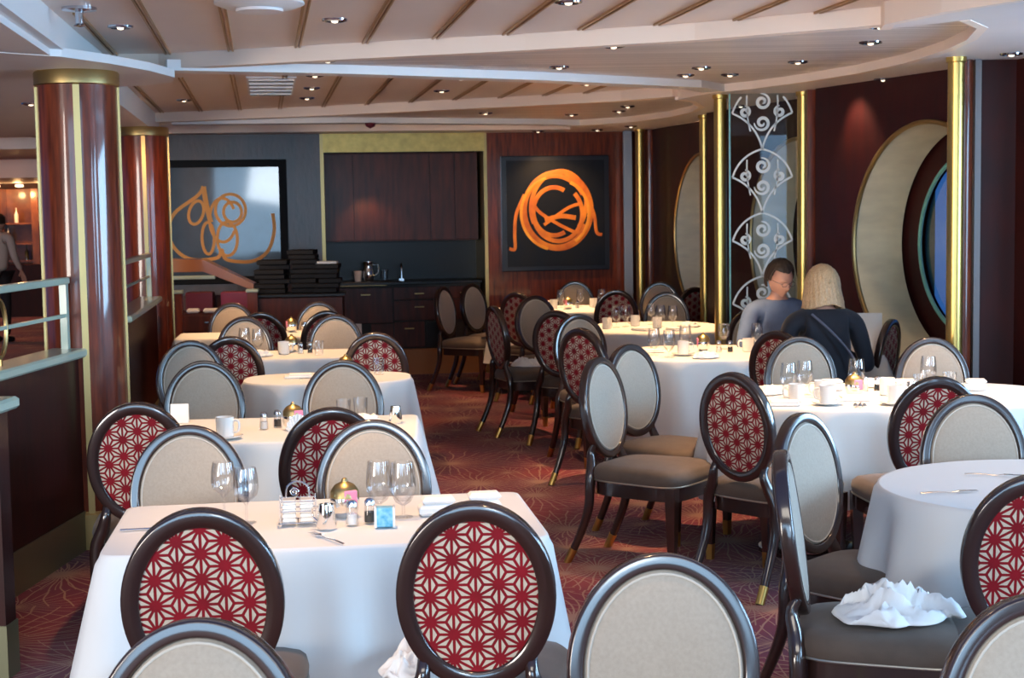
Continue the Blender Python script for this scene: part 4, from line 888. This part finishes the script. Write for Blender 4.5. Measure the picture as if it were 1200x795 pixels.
# ================= CEILING FITTINGS =================
def dl():
    t = empty('recessed_lamp'); MB().lathe([(.045, -.012), (.060, -.008), (.062, 0), (.045, -.001)], seg=24, cap=False).build('ring', CHROME, t)
    MB().lathe([(.001, -.004), (.030, -.006), (.046, -.002)], seg=20, cap=False).build('reflector', STEEL, t)
    MB().lathe([(.001, -.020), (.014, -.016), (.018, -.006), (.001, -.004)], seg=12).build('bulb', LAMPON, t); return t
D0 = dl(); bpy.context.view_layer.update(); first = True
DL = [(-3.08, 10.01, 0), (-1.85, 7.45, 2), (-.81, 7.32, 2), (-1.01, 8.72, 1), (.27, 6.82, 2), (.56, 8.2, 1), (.31, 9.35, 1), (1.19, 9.55, 1), (1.44, 10.07, 1), (1.73, 9.26, 1), (1.92, 8.22, 1), (1.8, 7.5, 1),
      (1.15, 10.05, 1), (2.74, 8.45, 3), (2.42, 10.0, 3), (2.16, 10.9, 3), (1.86, 12.4, 3), (-2.0, 9.6, 2), (-1.27, 10.22, 2), (-1.42, 11.23, 2), (-1.58, 12.18, 2), (-.32, 10.61, 2), (-.5, 11.68, 2), (.57, 11.24, 2), (.97, 13.6, 1), (.57, 14.0, 1), (1.0, 13.0, 1),
      (-2.55, 12.2, 2), (-3.4, 7.3, 0), (-.2, 13.6, 1), (-2.4, 14.75, 2), (-1.6, 14.9, 2), (-.6, 15.2, 2), (.9, 15.75, 3), (.3, 15.85, 3), (1.2, 15.2, 3)]
Zs = (ZL, ZK, ZC, ZP); names = ('lower left soffit', 'pale plank ceiling', 'peach panel ceiling', 'smooth soffit by the windows')
for x, y, k in DL:
    o = D0 if first else copytree(D0); first = False; o.location = (x, y, Zs[k]); tag(o, 'small round chrome ceiling spotlight in the '+names[k], 'ceiling light', 'spotlights in the '+names[k])
t = tag(empty('ceiling_sprinkler', (-1.86, 6.78, ZC)), 'hanging chrome fitting at the top left of the ceiling', 'ceiling fitting')
MB().lathe([(.075, 0), (.075, -.012), (.02, -.02)], seg=24).build('plate', CHROME, t); MB().lathe([(.018, -.018), (.018, -.07), (.028, -.08), (.001, -.085)], seg=16).build('nozzle', CHROME, t)
t = tag(empty('ceiling_speaker', (-1.05, 6.62, ZC)), 'round white ceiling diffuser cut by the top edge of the picture', 'diffuser')
MB().lathe([(.19, 0), (.19, -.02), (.15, -.035), (.001, -.04)], seg=40).build('rim', RISERW, t); MB().lathe([(.10, -.04), (.10, -.052), (.001, -.055)], seg=32).build('centre', CEIL, t)
t = tag(empty('ceiling_vent', (-1.68, 11.0, ZC), R(9)), 'white slatted air vent in the farther coffered panels', 'vent')
MB().box((0, 0, -.006), (.33, 1.5, .01)).build('frame', RISERW, t, smooth=False)
for k in range(5): MB().box((0, -.6+.3*k, -.016), (.30, .10, .012), bev=.003).build('slat', CHINA, t)
t = tag(MB().lathe([(.05, 0), (.04, -.03), (.001, -.05)], seg=16).build('smoke_detector', BURG, loc=(-1.25, 14.0, 2.50)), 'small dark red sensor under the far white ceiling moulding', 'sensor')
# ================= PEOPLE =================
def skinmesh(name, chains, m, parent=None, sub=2, extra=None):
    """chains: list of [(point, radius | (rx, ry)), ...] joined where points coincide"""
    me = bpy.data.meshes.new(name); idx = {}; vs = []; es = []; rad = []
    def vid(p, r_):
        k = tuple(round(c, 4) for c in p)
        if k not in idx: idx[k] = len(vs); vs.append(p); rad.append(r_ if isinstance(r_, tuple) else (r_, r_))
        return idx[k]
    for ch in chains:
        pr = None
        for p, r_ in ch:
            v = vid(p, r_)
            if pr is not None and pr != v: es.append((pr, v))
            pr = v
    me.from_pydata(vs, es, []); o = bpy.data.objects.new(name+'_tmp', me); COL.objects.link(o)
    o.modifiers.new('s', 'SKIN'); sd = me.skin_vertices[0].data
    for i, r_ in enumerate(rad): sd[i].radius = r_; sd[i].use_root = (i == 0)
    o.modifiers['s'].use_smooth_shade = True
    ss = o.modifiers.new('u', 'SUBSURF'); ss.levels = sub; ss.render_levels = sub
    dg = bpy.context.evaluated_depsgraph_get(); em = bpy.data.meshes.new_from_object(o.evaluated_get(dg)); bpy.data.objects.remove(o)
    if extra:
        bm = bmesh.new(); bm.from_mesh(em)
        for x in extra: bm.from_mesh(x)
        bm.to_mesh(em); bm.free()
    em.materials.clear(); em.materials.append(m); em.shade_smooth(); r_ = bpy.data.objects.new(name, em); link(r_, parent); return r_
def headmesh(mtx):
    bm = bmesh.new(); bmesh.ops.create_icosphere(bm, subdivisions=5, radius=1)
    def g(x, z, cx, cz, s): return math.exp(-((x-cx)**2+(z-cz)**2)/(s*s))
    for v in bm.verts:      # face looks along +Y; head 0.23 high
        x, y, z = v.co; X, Y, Z = x*.074, y*.095, z*.118
        if z < -.1: k = (-z-.1)/.9; X *= 1-.42*k; Y = Y*(1-.18*k)+(.012*k if y > 0 else -.012*k)*.6
        if y > 0:
            Y += .020*g(X, Z, 0, -.022, .013)+.010*g(X, Z, 0, -.002, .011)-.012*g(X, Z, .031, .008, .016)-.012*g(X, Z, -.031, .008, .016)
            Y += .007*g(X, Z, 0, -.056, .015)-.005*g(X, Z, 0, -.048, .006)*1+.008*g(X, Z, 0, -.09, .02)+.005*g(X, Z, .03, .028, .016)+.005*g(X, Z, -.03, .028, .016)
            Y -= .003*g(X, Z, 0, -.0575, .004)
        if abs(x) > .86 and -.4 < z < .3: X += (1 if x > 0 else -1)*.014*math.exp(-((Y+.005)/.016)**2-((Z+.01)/.026)**2)
        v.co = mtx @ Vector((X, Y, Z))
    me = bpy.data.meshes.new('h'); bm.to_mesh(me); bm.free(); return me
def hairmesh(name, m, parent, mtx, f):
    bm = bmesh.new(); bmesh.ops.create_icosphere(bm, subdivisions=5, radius=1); dl_ = []
    from mathutils import noise
    for v in bm.verts:
        x, y, z = v.co; p = f(x, y, z)
        if p is None: dl_.append(v)
        else: v.co = mtx @ (Vector(p)*(1+.035*noise.noise(Vector((x*9, y*9, z*2)))))
    bmesh.ops.delete(bm, geom=dl_, context='VERTS'); me = bpy.data.meshes.new(name); bm.to_mesh(me); bm.free(); me.materials.append(m); me.shade_smooth()
    o = bpy.data.objects.new(name, me); link(o, parent); md = o.modifiers.new('t', 'SOLIDIFY'); md.thickness = .012; md.offset = 0; return o
def hand(w, d, side, up=Vector((0, 0, 1)), curl=.5):
    """five finger chains leaving wrist point w along direction d"""
    w = Vector(w); d = Vector(d).normalized(); s = d.cross(up).normalized()*side; dn = -up; ch = []
    palm = w+d*.085; base = [(tuple(w), (.024, .017)), (tuple(w+d*.045), (.038, .014)), (tuple(palm), (.036, .012))]; ch.append(base)
    for k, (o_, L) in enumerate(((-.027, .070), (-.009, .080), (.009, .074), (.027, .060))):
        a = palm+s*o_+d*.004; b = a+d*L*.45+dn*L*.10*curl; c = b+d*L*.3+dn*L*.28*curl; e = c+d*L*.16+dn*L*.24*curl
        ch.append([(tuple(palm), (.036, .012)), (tuple(a), .010), (tuple(b), .0088), (tuple(c), .0078), (tuple(e), .0068)])
    tb = w+d*.035+s*-.028; t2 = tb+d*.025-s*.022; t3 = t2+d*.024-s*.004+dn*.006
    ch.append([(tuple(w+d*.045), (.038, .014)), (tuple(tb), .012), (tuple(t2), .010), (tuple(t3), .008)]); return ch
def person(name, loc, rz, label, seated, hair, shirt, headtilt, pose, standing=False, lean=.12):
    root = tag(empty(name, loc, rz), label, 'person'); hip = .52 if seated else .95; ln = lean
    sp = [(0, -.02, hip), (0, -.01+ln*.3, hip+.18), (0, ln*.65, hip+.36), (0, ln*.95, hip+.50)]; nk = (0, ln+.0, hip+.56); hd = Vector((0, ln+.035, hip+.68))
    sh = [(s*.19, ln*.9, hip+.475) for s in (-1, 1)]
    mt = Matrix.Translation(hd) @ Matrix.Rotation(-headtilt[0], 4, 'X') @ Matrix.Rotation(headtilt[1], 4, 'Z')
    el, wr, dr = pose['elbow'], pose['wrist'], pose['dir']
    ch = [[(sp[3], (.11, .075)), (nk, .052), (tuple(hd-Vector((0, .018, .05))), .055)]]
    for i in (0, 1):
        ch.append([(sp[3], (.11, .075)), (sh[i], .05), (el[i], .036), (tuple(Vector(el[i]).lerp(Vector(wr[i]), .5)), .034), (wr[i], (.024, .018))]); ch += hand(wr[i], dr[i], (-1, 1)[i])
    ch = [ [(sp[0], (.13, .10)), (sp[1], (.12, .09)), (sp[2], (.14, .095)), (sp[3], (.11, .075))] ]+ch
    skinmesh('body', ch, SKIN, root, 2, [headmesh(mt)])
    # shirt: a little outside the body, ends at neck and cuffs
    cw = [[(sp[0], (.165, .13)), (sp[1], (.155, .12)), (sp[2], (.175, .125)), (sp[3], (.14, .095)), ((0, ln, hip+.545), (.066, .062))]]
    for i in (0, 1):
        cuff = tuple(Vector(el[i]).lerp(Vector(wr[i]), pose.get('cuff', .9)))
        cw.append([(sp[3], (.14, .095)), (sh[i], .068), (tuple(Vector(sh[i]).lerp(Vector(el[i]), .5)), .058), (el[i], .050), (cuff, .037)])
    skinmesh(pose.get('top', 'shirt'), cw, shirt, root, 2)
    if seated:
        lg = [[((0, -.02, hip-.0), (.15, .11)), ((s*.09, 0, hip-.01), .085), ((s*.11, .22, hip+.0), .078), ((s*.12, .42, hip-.02), .062), ((s*.12, .44, hip-.25), .052), ((s*.12, .42, .09), .042)] for s in (-1, 1)]
        sh_ = [((s*.12, .42, .06), (s*.12, .56, .035)) for s in (-1, 1)]
    else:
        lg = [[((0, -.0, hip), (.15, .11)), ((s*.09, 0, hip-.05), .09), ((s*.10, .02, .50), .065), ((s*.10, 0, .09), .05)] for s in (-1, 1)]; sh_ = [((s*.10, -.02, .05), (s*.10, .14, .035)) for s in (-1, 1)]
    skinmesh('trousers', lg, TROUS, root, 2)
    for a, b in sh_: skinmesh('shoe', [[(a, .045), (tuple((Vector(a)+Vector(b))/2), .045), (b, .034)]], BLACK, root, 2)
    hairmesh('hair', hair[0], root, mt, hair[1])
    return root, mt, sp, sh
def shorthair(x, y, z):
    if y > .25 and z < .52+.25*abs(x)-.2*x: return None
    if z < -.50 or (z < -.05 and y > -.05 and abs(x) > .5): return None
    a = math.atan2(y, x); f = 1+.02*math.sin(a*17+z*5); return (x*.092*f, y*.112*f-.008, z*.134+.010)
def bobhair(x, y, z):
    if y > .35 and z < .5: return None
    if z < -.80: return None
    a = math.atan2(y, x); f = 1+.025*math.sin(a*23+z*3)+.012*math.sin(a*41); h = math.hypot(x, y)
    if z > 0: return (x*.100*f, y*.112*f-.010, z*.132+.004)
    k = -z; w_ = 1/max(h, .25); g = min(1, 1)
    return (x*w_*(.100+.030*k)*f, y*w_*(.112+.012*k)*f-.010, z*.172+.004+.010*math.sin(a*3))
def bald(x, y, z):
    if z < -.2 or y > .3 and z < .5: return None
    return (x*.080, y*.102-.003, z*.124+.003)
# woman in black, back to the camera
wrt, mt, sp, shd = person('person', (1.88, 9.12, 0), R(3), 'person with blonde bob in a black jumper seen from behind, seated by the window', True, (HAIRB, bobhair), SWEAT, (.15, .12),
    dict(elbow=[(-.27, .12, .70), (.28, .10, .70)], wrist=[(-.13, .32, .80), (.16, .32, .80)], dir=[(.3, .9, 0), (-.3, .9, 0)], top='jumper'), lean=.10)
MB().tube(smoothpts([(-.10, -.02, 1.05), (.02, -.085, .93), (.13, -.125, .78), (.17, -.14, .62)]), .008, 6).build('bag_strap', mat('strap', (.10, .10, .14), .6), wrt)
# man in blue grey shirt facing the camera
man, mt, sp, shd = person('person', (1.73, 10.46, 0), R(180+20), 'seated person with short dark hair and glasses in a blue grey shirt, looking down', True, (HAIRD, shorthair), SHIRT, (.38, .1),
    dict(elbow=[(-.29, .20, .76), (.29, .20, .76)], wrist=[(-.14, .40, .81), (.12, .42, .81)], dir=[(.5, .85, 0), (-.5, .85, 0)], cuff=.55), lean=.17)
mb = MB()
for s in (-1, 1): mb.tube([mt @ Vector((s*.031+.022*math.cos(2*PI*k/20), .098, .008+.016*math.sin(2*PI*k/20))) for k in range(20)], .0016, 6, closed=True); mb.tube([mt @ Vector((s*.053, .096, .012)), mt @ Vector((s*.078, .0, .008))], .0015, 6)
mb.tube([mt @ Vector((-.009, .100, .010)), mt @ Vector((.009, .100, .010))], .0016, 6); mb.build('eyeglasses', CHROME, man)
MB().tube([(-.055, .16, 1.045), (-.02, .225, 1.01), (0, .25, .985), (.02, .225, 1.01), (.055, .16, 1.045)], [.02, .018, .010, .018, .02], 6, sy=.5).build('collar', SHIRT, man)
for (x, y, rz_, lab) in ((1.76, 10.52, 194, 'chair under the seated person in the blue grey shirt'),):
    o = copytree(CH0); o.rotation_euler = (0, 0, R(rz_ if rz_ else 3)); o.location = (x, y, 0); tag(o, lab, 'chair', GR)
# standing man far left
person('person', (-7.0, 21.0, 0), R(-20), 'person in a pale shirt and black trousers standing in the distant left room', False, (HAIRD, bald), WSHIRT, (.1, 0),
    dict(elbow=[(-.27, .0, 1.17), (.27, .0, 1.17)], wrist=[(-.27, .14, .97), (.27, .14, .97)], dir=[(.1, .5, -.8), (-.1, .5, -.8)]), lean=.03)
for l in list(bpy.data.objects):
    if l.type == 'MESH' and l.name.endswith('_tmp'): bpy.data.objects.remove(l)
